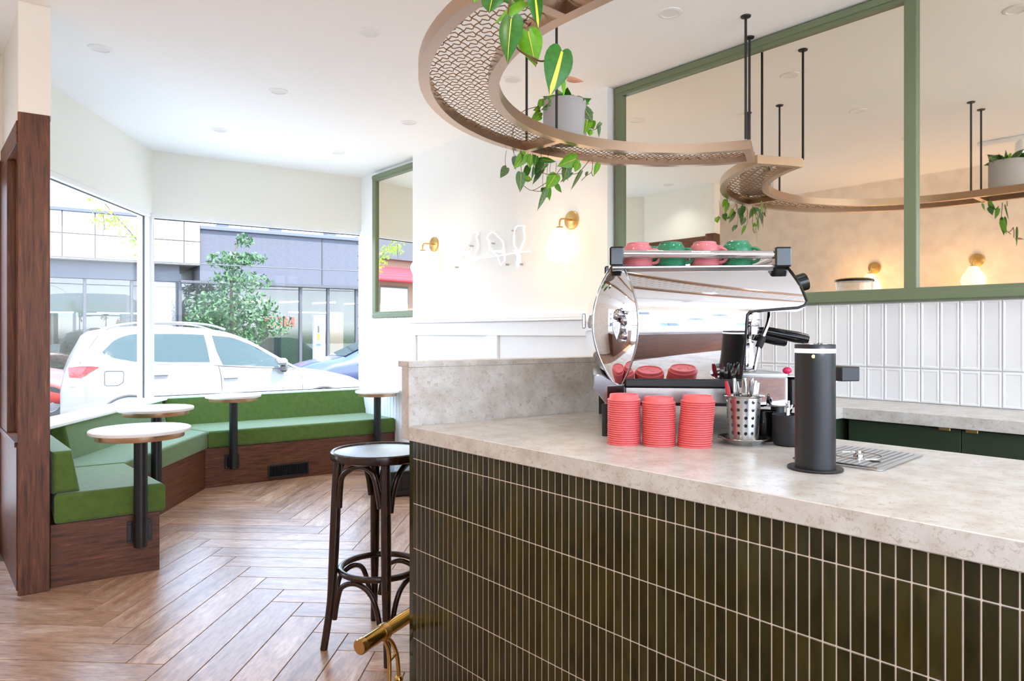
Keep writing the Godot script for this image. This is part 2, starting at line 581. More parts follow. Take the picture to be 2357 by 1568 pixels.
func make_camera_and_light():
	var cam = Camera3D.new()
	cam.name = "camera"
	cam.projection = Camera3D.PROJECTION_FRUSTUM
	cam.near = 0.05
	cam.far = 200.0
	cam.size = 2.0 * 0.05 * 784.0 / 1571.0
	cam.frustum_offset = Vector2(0, -17.36 / 1571.0 * 0.05)
	cam.position = Vector3(0, 1.26, 0)
	cam.rotation.y = deg_to_rad(-41.45)
	add_child(cam)
	cam.current = true
	var we = WorldEnvironment.new()
	we.name = "environment"
	var e = Environment.new()
	e.background_mode = Environment.BG_SKY
	var sky = Sky.new()
	var sm = ProceduralSkyMaterial.new()
	sm.sky_top_color = Color(0.67, 0.795, 0.945)
	sm.sky_horizon_color = Color(0.925, 0.955, 0.985)
	sm.ground_bottom_color = Color(0.4, 0.39, 0.37)
	sm.ground_horizon_color = Color(0.7, 0.7, 0.7)
	sm.sun_angle_max = 1.0
	sm.sky_energy_multiplier = 1.7
	sm.ground_energy_multiplier = 1.0
	sky.sky_material = sm
	e.sky = sky
	e.tonemap_mode = Environment.TONE_MAPPER_LINEAR
	e.tonemap_exposure = 3.0
	e.sdfgi_enabled = true
	e.ssao_enabled = true
	e.ssil_enabled = true
	we.environment = e
	add_child(we)
	# the sun stands high behind the shop and lights the street and the houses opposite
	var sun = DirectionalLight3D.new()
	sun.name = "sun"
	sun.light_energy = 1.75
	sun.light_color = Color(1.0, 0.97, 0.93)
	sun.light_angular_distance = 0.6
	sun.shadow_enabled = true
	sun.rotation = Vector3(deg_to_rad(-58), deg_to_rad(18), 0)
	add_child(sun)

func downlight(x, nn, label):
	var t = thing("recessed_downlight", label, "ceiling light", W(x, CEIL, nn), 0, "recessed ceiling downlights")
	var m = MB.new()
	m.lathe([Vector2(0.0435, -0.002), Vector2(0.046, -0.006), Vector2(0.054, -0.006), Vector2(0.06, -0.003), Vector2(0.061, 0.0)], 28)
	part("trim_ring", m, "lamp_ring", t)
	m = MB.new()
	m.lathe([Vector2(0.0, -0.001), Vector2(0.03, -0.001), Vector2(0.0436, -0.0025)], 28)
	part("lens", m, "lamp_lens", t)
	var l = SpotLight3D.new()
	l.name = "downlight_lamp"
	l.position = Vector3(0, -0.02, 0)
	l.rotation.x = -PI / 2
	l.light_color = Color(0.97, 0.985, 1.0)
	l.light_energy = 0.11
	l.spot_angle = 62.0
	l.spot_angle_attenuation = 1.0
	l.spot_range = 12.0
	l.spot_attenuation = 2.0
	l.light_size = 0.045
	l.shadow_enabled = true
	t.add_child(l)
	return t

func make_floor():
	var fl = struct("floor", slab([Vector2(-0.85, -2.9), Vector2(3.65, -2.9), Vector2(3.65, 6.35), Vector2(1.62, 6.66), Vector2(0.38, 4.98), Vector2(-0.85, 4.98)], -0.2, -0.0035), "floor_grout", "herringbone floor of grey brown wood planks")
	var w = 0.1542
	var L = 6.0 * w
	var mb = MB.new()
	mb.box(Vector3(0, -0.006, 0), Vector3(L - 0.0032, 0.012, w - 0.0032), Basis(), 0.0012)
	var pm = mb.mesh()
	var room = PackedVector2Array([Vector2(-0.84, -2.9), Vector2(3.64, -2.9), Vector2(3.64, 6.45), Vector2(1.53, 6.8), Vector2(0.24, 5.06), Vector2(-0.84, 5.04)])
	var spare = MB.new()
	var ca = deg_to_rad(41.45)
	var q = sqrt(0.5)
	var shown = 0
	var late = []
	for i in range(-9, 10):
		for k in range(-60, 60):
			for kind in 2:
				var u; var vv
				if kind == 0:
					u = 3.741 + (k + 6 * i + 0.5) * w
					vv = -1.942 + (-k + 6 * i + 3.0) * w
				else:
					u = 3.741 + (k + 6 * i - 3.0) * w
					vv = -1.942 + (-k + 6 * i + 0.5) * w
				var hu = L * 0.5 if kind == 1 else w * 0.5
				var hv = L * 0.5 if kind == 0 else w * 0.5
				var inside = true
				var near_view = false
				for c in 5:
					var cu = u + hu * [-1, 1, 1, -1, 0][c]
					var cv = vv + hv * [-1, -1, 1, 1, 0][c]
					var X = (cu + cv) * q
					var N_ = (cu - cv) * q
					if not Geometry2D.is_point_in_polygon(Vector2(X, N_), room):
						inside = false
					var fw = X * sin(ca) + N_ * cos(ca)
					if fw > 1.0:
						var px = 1178.5 + 1571.0 * (X * cos(ca) - N_ * sin(ca)) / fw
						var py = 766.64 + 1571.0 * 1.26 / fw
						if px > -60 and px < 1010 and py < 1640:
							near_view = true
				if not inside:
					continue
				var at = Vector3((u + vv) * q, 0, -(u - vv) * q)
				var bas = BY(45 if kind == 1 else -45)
				if near_view and shown < 290:
					part("plank", pm, "plank_%d" % rng.randi_range(0, 7), fl, Transform3D(bas, at))
					shown += 1
				else:
					late.append([at, bas])
	for a in late:
		spare.box(a[0] + Vector3(0, -0.006, 0), Vector3(L - 0.0032, 0.012, w - 0.0032), a[1], 0.0)
	var o = part("plank_field", spare, "plank_2", fl)
	o.set_meta("kind", "stuff")

func make_shell():
	struct("ceiling", slab([Vector2(-0.9, -3.0), Vector2(3.75, -3.0), Vector2(3.75, 6.35), Vector2(1.62, 6.72), Vector2(0.34, 5.05), Vector2(-0.9, 5.05)], CEIL, CEIL + 0.35), "ceiling_paint", "smooth white ceiling")
	struct("wall_left", lim(-0.9, -0.72, 0, CEIL, -0.3, 5.05), "plaster", "beige trowelled plaster wall seen in the mirror")
	struct("wall_left_low", lim(-0.9, -0.72, -0.2, 0.95, -2.95, -0.3), "plaster", "plaster wall under the side window")
	struct("wall_left_header", lim(-0.9, -0.72, 2.5, CEIL, -2.95, -0.3), "plaster", "plaster wall above the side window")
	var w4 = struct("window_4", lim(-0.86, -0.76, 0.95, 0.99, -2.75, -0.3), "trim_white", "side window behind the camera")
	for nn in [-2.72, -1.52, -0.33]:
		part("window_frame", lim(-0.86, -0.76, 0.99, 2.5, nn - 0.025, nn + 0.025), "trim_white", w4)
	part("pane", lim(-0.813, -0.807, 0.99, 2.5, -2.72, -0.33), "pane", w4)
	struct("wall_right", lim(3.47, 3.75, -0.2, CEIL, -2.95, 6.3), "wall_paint", "white wall behind the mirrors")
	var bw = struct("wall_sign", lim(3.38, 3.5, 0, CEIL, 2.897, 5.17), "wall_paint", "white wall with bird sign and sconces")
	# glazed rear shopfront, behind the camera
	struct("wall_rear", lim(-0.9, 3.75, -0.2, 0.2, -2.95, -2.75), "wall_paint", "low rear wall under the rear shopfront")
	struct("wall_rear_header", lim(-0.9, 3.75, 2.62, CEIL, -2.95, -2.75), "wall_paint", "rear wall above the rear shopfront")
	var w3 = struct("window_3", lim(-0.72, 3.47, 0.2, 0.25, -2.89, -2.81), "trim_white", "glazed rear shopfront")
	for x in [-0.69, 0.66, 2.04, 3.44]:
		part("window_frame", lim(x - 0.025, x + 0.025, 0.25, 2.62, -2.89, -2.81), "trim_white", w3)
	part("pane", lim(-0.69, 3.44, 0.25, 2.62, -2.853, -2.847), "pane", w3)
	# wainscot on the sign wall
	var wn = struct("wainscot", lim(3.365, 3.38, 0.1, 1.375, 2.897, 5.17), "trim_white", "white panelled wainscot with chair rail below the bird sign")
	part("top_rail", lim(3.345, 3.366, 1.24, 1.345, 2.897, 5.17, 0.002), "trim_white", wn)
	part("chair_rail", lim(3.325, 3.38, 1.345, 1.362, 2.895, 5.18, 0.004), "trim_white", wn)
	part("chair_rail_cap", lim(3.335, 3.38, 1.362, 1.398, 2.895, 5.175, 0.006), "trim_white", wn)
	part("bottom_rail", lim(3.345, 3.366, 0.1, 0.25, 2.897, 5.17, 0.002), "trim_white", wn)
	for a in [[5.08, 5.17], [3.96, 4.09], [2.897, 3.02]]:
		part("stile", lim(3.345, 3.366, 0.25, 1.24, a[0], a[1], 0.002), "trim_white", wn)
	struct("baseboard_sign", lim(3.35, 3.38, 0, 0.1, 2.897, 5.17, 0.003), "trim_white", "white baseboard")
	# narrow boards under the small mirror
	var bb = struct("beadboard", lim(3.455, 3.47, 0, 1.405, 5.17, 6.25), "trim_white", "white beadboard of narrow upright boards below the small mirror")
	var n0 = 5.172
	while n0 < 6.2:
		part("board", lim(3.44, 3.456, 0.0, 1.405, n0, n0 + 0.05, 0.004), "trim_white", bb)
		n0 += 0.053
	# street side: header, low wall and frames of the two windows
	var L2 = 2.04
	struct("wall_front_header", slim(-0.02, L2, 2.306, CEIL, 0.0, 0.2), "header_paint", "pale wall above the front window")
	struct("wall_front_low", slim(-0.05, L2, -0.3, 0.675, 0.0, 0.2), "wall_paint", "low wall under the front window")
	struct("wall_front_jamb", slim(1.955, L2 + 0.05, 0.675, 2.306, 0.0, 0.2), "trim_white", "white jamb beside the front window")
	var w1 = struct("window_1", slim(-0.02, 1.96, 2.27, 2.31, 0.02, 0.12), "trim_white", "large front window facing the street")
	part("window_frame", slim(-0.02, 1.96, 0.66, 0.70, 0.03, 0.12, 0.004), "trim_white", w1)
	part("window_frame", slim(1.925, 1.955, 0.70, 2.27, 0.03, 0.12, 0.003), "trim_white", w1)
	part("window_frame", slim(0.0, 0.022, 0.70, 2.27, 0.03, 0.12, 0.003), "trim_white", w1)
	part("pane", slim(0.02, 1.93, 0.69, 2.275, 0.072, 0.078), "pane", w1)
	part("gasket", slim(0.02, 1.93, 2.262, 2.271, 0.060, 0.072), "mullion", w1)
	part("gasket", slim(1.918, 1.926, 0.70, 2.265, 0.060, 0.072), "mullion", w1)
	for k in 12:
		part("fixing_dot", slim(1.897, 1.904, 0.80 + k * 0.125, 0.812 + k * 0.125, 0.068, 0.0725), "mullion", w1)
	part("window_sill", slim(-0.06, 1.99, 0.675, 0.70, -0.035, 0.12, 0.005), "trim_white", w1)
	# the angled window
	var xf = Transform3D(Basis(Vector3.UP, deg_to_rad(55.0)), W(AX, 0, AN))   # local +x points from far end to corner
	var La = 1.975
	struct("wall_angled_header", bx(Vector3(-La / 2, (2.306 + CEIL) / 2, -0.1), Vector3(La + 0.06, CEIL - 2.306, 0.2)), "header_paint", "pale wall above the angled window", self, xf)
	struct("wall_angled_low", bx(Vector3(-La / 2, 0.19, -0.1), Vector3(La, 0.97, 0.2)), "wall_paint", "low wall under the angled window", self, xf)
	var w2 = struct("window_2", bx(Vector3(-La / 2, 2.29, -0.06), Vector3(La, 0.04, 0.1), 0.003), "trim_white", "angled front window beside the entrance", self, xf)
	part("window_frame", bx(Vector3(-La / 2, 0.68, -0.06), Vector3(La, 0.04, 0.1), 0.003), "trim_white", w2)
	part("window_frame", bx(Vector3(-0.03, 1.48, -0.06), Vector3(0.03, 1.58, 0.09), 0.003), "trim_white", w2)
	part("window_frame", bx(Vector3(-La + 0.03, 1.48, -0.06), Vector3(0.05, 1.58, 0.09), 0.003), "trim_white", w2)
	part("gasket", bx(Vector3(-La / 2, 2.268, -0.05), Vector3(La - 0.06, 0.008, 0.012)), "mullion", w2)
	part("gasket", bx(Vector3(-0.049, 1.48, -0.05), Vector3(0.007, 1.57, 0.012)), "mullion", w2)
	part("pane", bx(Vector3(-La / 2, 1.48, -0.075), Vector3(La - 0.05, 1.59, 0.006)), "pane", w2)
	part("window_sill", bx(Vector3(-La / 2, 0.688, 0.03), Vector3(La, 0.025, 0.22), 0.005), "trim_white", w2)
	struct("trim_1", bx(W(AX - 0.01, 1.49, AN + 0.045), Vector3(0.06, 1.64, 0.06), 0.006, BY(-25)), "trim_white", "white corner post between the front windows")
	# partition with the wooden frame at the entrance
	var pm = MB.new()
	pm.box(Vector3(0.064, 1.16, -0.055), Vector3(0.128, 2.32, 0.11), Basis(), 0.003)
	var pa = struct("partition", pm, "wood_upright", "brown wooden partition post and frame at the entrance", self, Transform3D(BY(-TH), W(0.388, 0, 4.008)))
	part("post_top", bx(Vector3(0.067, 2.585, -0.055), Vector3(0.132, 0.53, 0.11), 0.002), "wall_paint", pa)
	var pr = struct("partition_panel", lim(0.392, 0.51, 0, 0.70, 4.1, 4.93), "wood_upright", "brown wooden panel below the partition window")
	part("sill", lim(0.384, 0.52, 0.70, 0.725, 4.1, 4.93, 0.002), "wood_level", pr)
	part("jamb", lim(0.392, 0.51, 0.725, 2.19, 4.53, 4.93, 0.002), "wood_upright", pr)
	part("stop", lim(0.43, 0.49, 0.725, 2.19, 4.505, 4.53, 0.001), "wood_upright", pr)
	part("head", lim(0.392, 0.51, 2.19, 2.30, 4.1, 4.93, 0.002), "wood_level", pr)
	part("stop_head", lim(0.43, 0.49, 2.165, 2.19, 4.1, 4.53, 0.001), "wood_level", pr)
	part("pane", lim(0.476, 0.482, 0.72, 2.19, 4.1, 4.53), "pane", pr)
	struct("wall_partition_top", lim(0.40, 0.50, 2.30, CEIL, 4.08, 4.93), "wall_paint", "white wall above the wooden partition")
	# entrance door
	struct("wall_entrance_top", lim(-0.72, 0.45, 2.25, CEIL, 4.86, 5.05), "wall_paint", "white wall above the entrance door")
	var dr = struct("door_1", lim(-0.70, -0.60, 0, 2.25, 4.90, 4.96, 0.002), "wood_upright", "glazed wooden entrance door")
	part("stile", lim(0.30, 0.40, 0, 2.25, 4.90, 4.96, 0.002), "wood_upright", dr)
	part("rail", lim(-0.60, 0.30, 0, 0.25, 4.90, 4.96, 0.002), "wood_level", dr)
	part("rail", lim(-0.60, 0.30, 2.13, 2.25, 4.90, 4.96, 0.002), "wood_level", dr)
	part("pane", lim(-0.60, 0.30, 0.25, 2.13, 4.927, 4.933), "pane", dr)
	var hd = MB.new()
	hd.tube([W(0.27, 0.85, 4.86), W(0.27, 1.35, 4.86)], 0.012, 10)
	part("handle", hd, "brass_satin", dr)

func frame_mirror(called, label, n0, n1, y0, y1, mull):
	# mirror on the wall between N = n0 and n1 with green frame
	var t = thing(called, label, "mirror", W(3.47, y0, (n0 + n1) / 2.0))
	var o = Vector3(-3.47, -y0, (n0 + n1) / 2.0)
	var sh = Transform3D(Basis(), o)
	part("mirror_pane", lim(3.452, 3.468, y0 + 0.03, y1 - 0.03, n0 + 0.03, n1 - 0.03), "mirror_glass", t, sh)
	var f = 0.062
	for a in [[y0, y0 + f], [y1 - f, y1]]:
		part("frame_rail", lim(3.43, 3.47, a[0], a[1], n0, n1, 0.003), "green_frame", t, sh)
		part("frame_bead", lim(3.422, 3.432, a[0] + (0.006 if a[0] == y0 else 0.02), a[1] - (0.02 if a[0] == y0 else 0.006), n0 + 0.006, n1 - 0.006, 0.003), "green_frame", t, sh)
	var posts = [[n0, n0 + f], [n1 - f, n1]]
	for mm in mull:
		posts.append([mm - 0.027, mm + 0.027])
	for a in posts:
		part("frame_stile", lim(3.43, 3.469, y0 + f - 0.004, y1 - f + 0.004, a[0], a[1], 0.003), "green_frame", t, sh)
	return t

func make_mirrors():
	frame_mirror("wall_mirror", "large wall mirror with green frame above the white tiles", -0.7, 2.878, 1.405, 2.847, [1.134])
	frame_mirror("small_wall_mirror", "narrow green framed mirror beside the front window reflecting the street", 5.178, 5.973, 1.405, 2.815, [])

func make_backsplash():
	var wl = struct("backsplash", lim(3.455, 3.47, 0.94, 1.405, -0.7, 2.897), "white_grout", "wall of upright glossy white tiles with raised edges under the large mirror")
	var w = 0.0775
	var gp = 0.0022
	var shapes = []
	for r in 2:
		var hh = [0.305, 0.155][r]
		var m = MB.new()
		var hw = (w - gp) / 2.0
		var y1 = hh - gp
		# a tile: outer edge, raised rim, shallow sunken field
		var rings = [[hw, 0.0, y1, 0.0], [hw, 0.0, y1, 0.004], [hw - 0.003, 0.003, y1 - 0.003, 0.0075], [hw - 0.0075, 0.0085, y1 - 0.0085, 0.0078], [hw - 0.0115, 0.0125, y1 - 0.0125, 0.0052]]
		for i in rings.size() - 1:
			var A = rings[i]
			var B = rings[i + 1]
			var pa = [Vector3(-A[3], A[1], -A[0]), Vector3(-A[3], A[1], A[0]), Vector3(-A[3], A[2], A[0]), Vector3(-A[3], A[2], -A[0])]
			var pb = [Vector3(-B[3], B[1], -B[0]), Vector3(-B[3], B[1], B[0]), Vector3(-B[3], B[2], B[0]), Vector3(-B[3], B[2], -B[0])]
			for k in 4:
				m.quad(pa[k], pa[(k + 1) % 4], pb[(k + 1) % 4], pb[k])
		var Z = rings[4]
		m.quad(Vector3(-Z[3], Z[1], -Z[0]), Vector3(-Z[3], Z[1], Z[0]), Vector3(-Z[3], Z[2], Z[0]), Vector3(-Z[3], Z[2], -Z[0]))
		shapes.append(m.mesh())
	for k in 58:
		var nc = 0.711 - 0.0775 * 18 + (k + 0.5) * w
		if nc > 2.86 or nc < -0.65:
			continue
		part("tile", shapes[0], "white_tile_%d" % rng.randi_range(0, 2), wl, Transform3D(Basis(), W(3.455, 1.0985, nc)))
		part("tile", shapes[1], "white_tile_%d" % rng.randi_range(0, 2), wl, Transform3D(Basis(), W(3.455, 0.942, nc)))

const BIRDS := [[Vector3(3.362, 1.851, -4.485), Vector3(3.362, 1.913, -4.432), Vector3(3.362, 1.969, -4.363), Vector3(3.362, 2.000, -4.313), Vector3(3.362, 2.039, -4.306), Vector3(3.362, 2.058, -4.264), Vector3(3.362, 2.046, -4.208), Vector3(3.362, 2.023, -4.236), Vector3(3.362, 1.978, -4.216), Vector3(3.362, 1.929, -4.221), Vector3(3.362, 1.889, -4.257), Vector3(3.362, 1.868, -4.281), Vector3(3.362, 1.897, -4.359), Vector3(3.362, 1.873, -4.432)],
	[Vector3(3.362, 1.997, -4.099), Vector3(3.362, 2.029, -4.063), Vector3(3.362, 2.032, -4.022), Vector3(3.362, 1.995, -3.970), Vector3(3.362, 1.957, -3.920), Vector3(3.362, 1.916, -3.905), Vector3(3.362, 1.878, -3.907), Vector3(3.362, 1.835, -3.893), Vector3(3.362, 1.804, -3.891), Vector3(3.362, 1.792, -3.917), Vector3(3.362, 1.772, -3.936), Vector3(3.362, 1.810, -3.958), Vector3(3.362, 1.849, -3.979), Vector3(3.362, 1.888, -4.031), Vector3(3.362, 1.925, -4.067), Vector3(3.362, 1.969, -4.074)],
	[Vector3(3.362, 2.021, -3.777), Vector3(3.362, 2.047, -3.752), Vector3(3.362, 2.047, -3.712), Vector3(3.362, 2.038, -3.666), Vector3(3.362, 2.021, -3.680), Vector3(3.362, 1.977, -3.670), Vector3(3.362, 1.937, -3.672), Vector3(3.362, 1.891, -3.702), Vector3(3.362, 1.854, -3.728), Vector3(3.362, 1.812, -3.718), Vector3(3.362, 1.774, -3.720), Vector3(3.362, 1.767, -3.736), Vector3(3.362, 1.793, -3.749), Vector3(3.362, 1.848, -3.736), Vector3(3.362, 1.902, -3.777), Vector3(3.362, 1.948, -3.786)]]
const BRANCH := [Vector3(3.362, 1.845, -4.497), Vector3(3.362, 1.844, -4.230), Vector3(3.362, 1.847, -3.979), Vector3(3.362, 1.851, -3.728), Vector3(3.362, 1.850, -3.604)]
const LEAVES_NEAR := [
	[Vector3(1.151, 2.062, -1.305), Vector3(1.127, 1.943, -1.299), 0.064, 0, 1],
	[Vector3(1.233, 1.970, -1.206), Vector3(1.199, 1.851, -1.210), 0.078, 0, 2],
	[Vector3(1.203, 2.042, -1.299), Vector3(1.204, 1.943, -1.271), 0.065, 1, 1],
	[Vector3(1.206, 2.126, -1.323), Vector3(1.135, 2.065, -1.359), 0.038, 1, 0],
	[Vector3(1.154, 2.150, -1.382), Vector3(1.133, 2.094, -1.374), 0.061, 0, 1],
	[Vector3(1.208, 2.143, -1.281), Vector3(1.204, 2.036, -1.258), 0.043, 0, 2],
	[Vector3(1.250, 1.905, -1.217), Vector3(1.238, 1.855, -1.201), 0.016, 1, 0],
	[Vector3(1.252, 1.903, -1.202), Vector3(1.268, 1.889, -1.161), 0.016, 3, 0],
	[Vector3(1.188, 2.173, -1.379), Vector3(1.207, 2.117, -1.336), 0.037, 0, 1],
	[Vector3(1.225, 2.181, -1.373), Vector3(1.229, 2.142, -1.343), 0.035, 1, 1],
	[Vector3(1.147, 2.182, -1.428), Vector3(1.122, 2.136, -1.424), 0.035, 1, 1]]
const VINES_NEAR := [
	[Vector3(1.159, 2.175, -1.311), Vector3(1.156, 2.132, -1.314), Vector3(1.152, 2.092, -1.318), Vector3(1.149, 2.060, -1.320)],
	[Vector3(1.149, 2.060, -1.320), Vector3(1.165, 1.999, -1.306), Vector3(1.179, 1.979, -1.294), Vector3(1.197, 1.967, -1.278), Vector3(1.216, 1.957, -1.261), Vector3(1.242, 1.968, -1.238), Vector3(1.255, 1.982, -1.227)],
	[Vector3(1.172, 1.975, -1.286), Vector3(1.187, 1.962, -1.273), Vector3(1.193, 1.944, -1.255)],
	[Vector3(1.255, 1.982, -1.227), Vector3(1.260, 1.948, -1.222), Vector3(1.259, 1.909, -1.223)],
	[Vector3(1.122, 2.160, -1.344), Vector3(1.122, 2.125, -1.344)],
	[Vector3(1.201, 2.175, -1.274), Vector3(1.202, 2.138, -1.274)]]
const LEAVES_ARCH := [
	[Vector3(2.335, 2.163, -2.540), Vector3(2.276, 2.083, -2.566), 0.055, 1, 1],
	[Vector3(2.358, 2.157, -2.520), Vector3(2.337, 2.089, -2.512), 0.039, 1, 1],
	[Vector3(2.376, 2.153, -2.504), Vector3(2.356, 2.099, -2.496), 0.030, 0, 1],
	[Vector3(2.398, 2.137, -2.485), Vector3(2.438, 2.122, -2.423), 0.030, 0, 1],
	[Vector3(2.416, 2.113, -2.469), Vector3(2.379, 2.079, -2.475), 0.018, 2, 1],
	[Vector3(2.527, 2.141, -2.371), Vector3(2.438, 2.097, -2.423), 0.067, 1, 1],
	[Vector3(2.535, 2.119, -2.364), Vector3(2.508, 2.069, -2.361), 0.039, 1, 1],
	[Vector3(2.495, 2.108, -2.399), Vector3(2.462, 2.015, -2.401), 0.047, 2, 1],
	[Vector3(2.318, 2.066, -2.555), Vector3(2.301, 1.966, -2.544), 0.049, 2, 1],
	[Vector3(2.335, 2.041, -2.540), Vector3(2.347, 2.029, -2.503), 0.030, 1, 1],
	[Vector3(2.449, 2.058, -2.440), Vector3(2.397, 1.980, -2.459), 0.061, 1, 1],
	[Vector3(2.413, 1.981, -2.472), Vector3(2.366, 1.873, -2.486), 0.028, 2, 1],
	[Vector3(2.544, 2.074, -2.356), Vector3(2.490, 1.976, -2.377), 0.019, 2, 1],
	[Vector3(2.611, 2.115, -2.297), Vector3(2.579, 2.049, -2.299), 0.028, 1, 1],
	[Vector3(2.507, 2.070, -2.389), Vector3(2.450, 2.016, -2.412), 0.024, 2, 1],
	[Vector3(2.567, 2.074, -2.336), Vector3(2.548, 2.045, -2.326), 0.016, 2, 1]]
const VINES_ARCH := [
	[Vector3(2.315, 2.180, -2.558), Vector3(2.318, 2.098, -2.555), Vector3(2.319, 2.066, -2.555)],
	[Vector3(2.318, 2.017, -2.555), Vector3(2.331, 2.001, -2.544), Vector3(2.361, 1.981, -2.518), Vector3(2.404, 2.011, -2.480), Vector3(2.446, 2.054, -2.442), Vector3(2.471, 2.094, -2.421), Vector3(2.501, 2.115, -2.394)],
	[Vector3(2.361, 1.981, -2.518), Vector3(2.385, 1.976, -2.496), Vector3(2.413, 1.979, -2.472)],
	[Vector3(2.361, 2.167, -2.518), Vector3(2.379, 2.115, -2.501), Vector3(2.404, 2.068, -2.480), Vector3(2.443, 2.064, -2.445), Vector3(2.483, 2.066, -2.410), Vector3(2.529, 2.066, -2.370), Vector3(2.556, 2.098, -2.346), Vector3(2.577, 2.135, -2.327)],
	[Vector3(2.588, 2.135, -2.317), Vector3(2.589, 2.110, -2.316), Vector3(2.585, 2.074, -2.320), Vector3(2.565, 2.054, -2.338), Vector3(2.547, 2.031, -2.354)],
	[Vector3(2.585, 2.074, -2.320), Vector3(2.592, 2.054, -2.313), Vector3(2.611, 2.110, -2.297)]]
const LEAVES_POT := [
	[Vector3(2.398, 2.435, -2.485), Vector3(2.373, 2.394, -2.480), 0.028, 1, 1],
	[Vector3(2.440, 2.411, -2.408), Vector3(2.357, 2.372, -2.455), 0.040, 0, 1],
	[Vector3(2.405, 2.410, -2.412), Vector3(2.367, 2.386, -2.419), 0.028, 2, 1],
	[Vector3(2.480, 2.443, -2.413), Vector3(2.438, 2.489, -2.423), 0.024, 1, 1],
	[Vector3(2.483, 2.439, -2.410), Vector3(2.490, 2.469, -2.377), 0.024, 1, 1],
	[Vector3(2.510, 2.460, -2.386), Vector3(2.514, 2.431, -2.356), 0.022, 2, 1],
	[Vector3(2.482, 2.417, -2.370), Vector3(2.513, 2.392, -2.317), 0.044, 2, 1],
	[Vector3(2.553, 2.401, -2.348), Vector3(2.579, 2.364, -2.299), 0.024, 2, 1],
	[Vector3(2.540, 2.377, -2.320), Vector3(2.552, 2.312, -2.282), 0.042, 2, 1],
	[Vector3(2.547, 2.322, -2.313), Vector3(2.522, 2.252, -2.309), 0.046, 1, 1],
	[Vector3(2.586, 2.326, -2.319), Vector3(2.577, 2.283, -2.300), 0.032, 1, 1],
	[Vector3(2.643, 2.331, -2.309), Vector3(2.608, 2.294, -2.313), 0.017, 2, 1],
	[Vector3(2.622, 2.308, -2.301), Vector3(2.606, 2.246, -2.288), 0.015, 2, 1],
	[Vector3(2.422, 2.409, -2.531), Vector3(2.383, 2.396, -2.538), 0.021, 1, 1],
	[Vector3(2.426, 2.391, -2.527), Vector3(2.377, 2.353, -2.544), 0.031, 1, 1],
	[Vector3(2.408, 2.368, -2.516), Vector3(2.371, 2.335, -2.522), 0.035, 1, 1],
	[Vector3(2.426, 2.419, -2.527), Vector3(2.403, 2.437, -2.521), 0.025, 1, 1],
	[Vector3(2.576, 2.282, -2.315), Vector3(2.555, 2.248, -2.307), 0.028, 1, 1]]
const VINES_POT := [
	[Vector3(2.556, 2.407, -2.346), Vector3(2.570, 2.370, -2.333), Vector3(2.577, 2.330, -2.327), Vector3(2.583, 2.285, -2.321)],
	[Vector3(2.586, 2.285, -2.319), Vector3(2.599, 2.289, -2.308), Vector3(2.611, 2.301, -2.297), Vector3(2.617, 2.314, -2.292)],
	[Vector3(2.392, 2.399, -2.491), Vector3(2.382, 2.383, -2.499), Vector3(2.370, 2.362, -2.510)]]

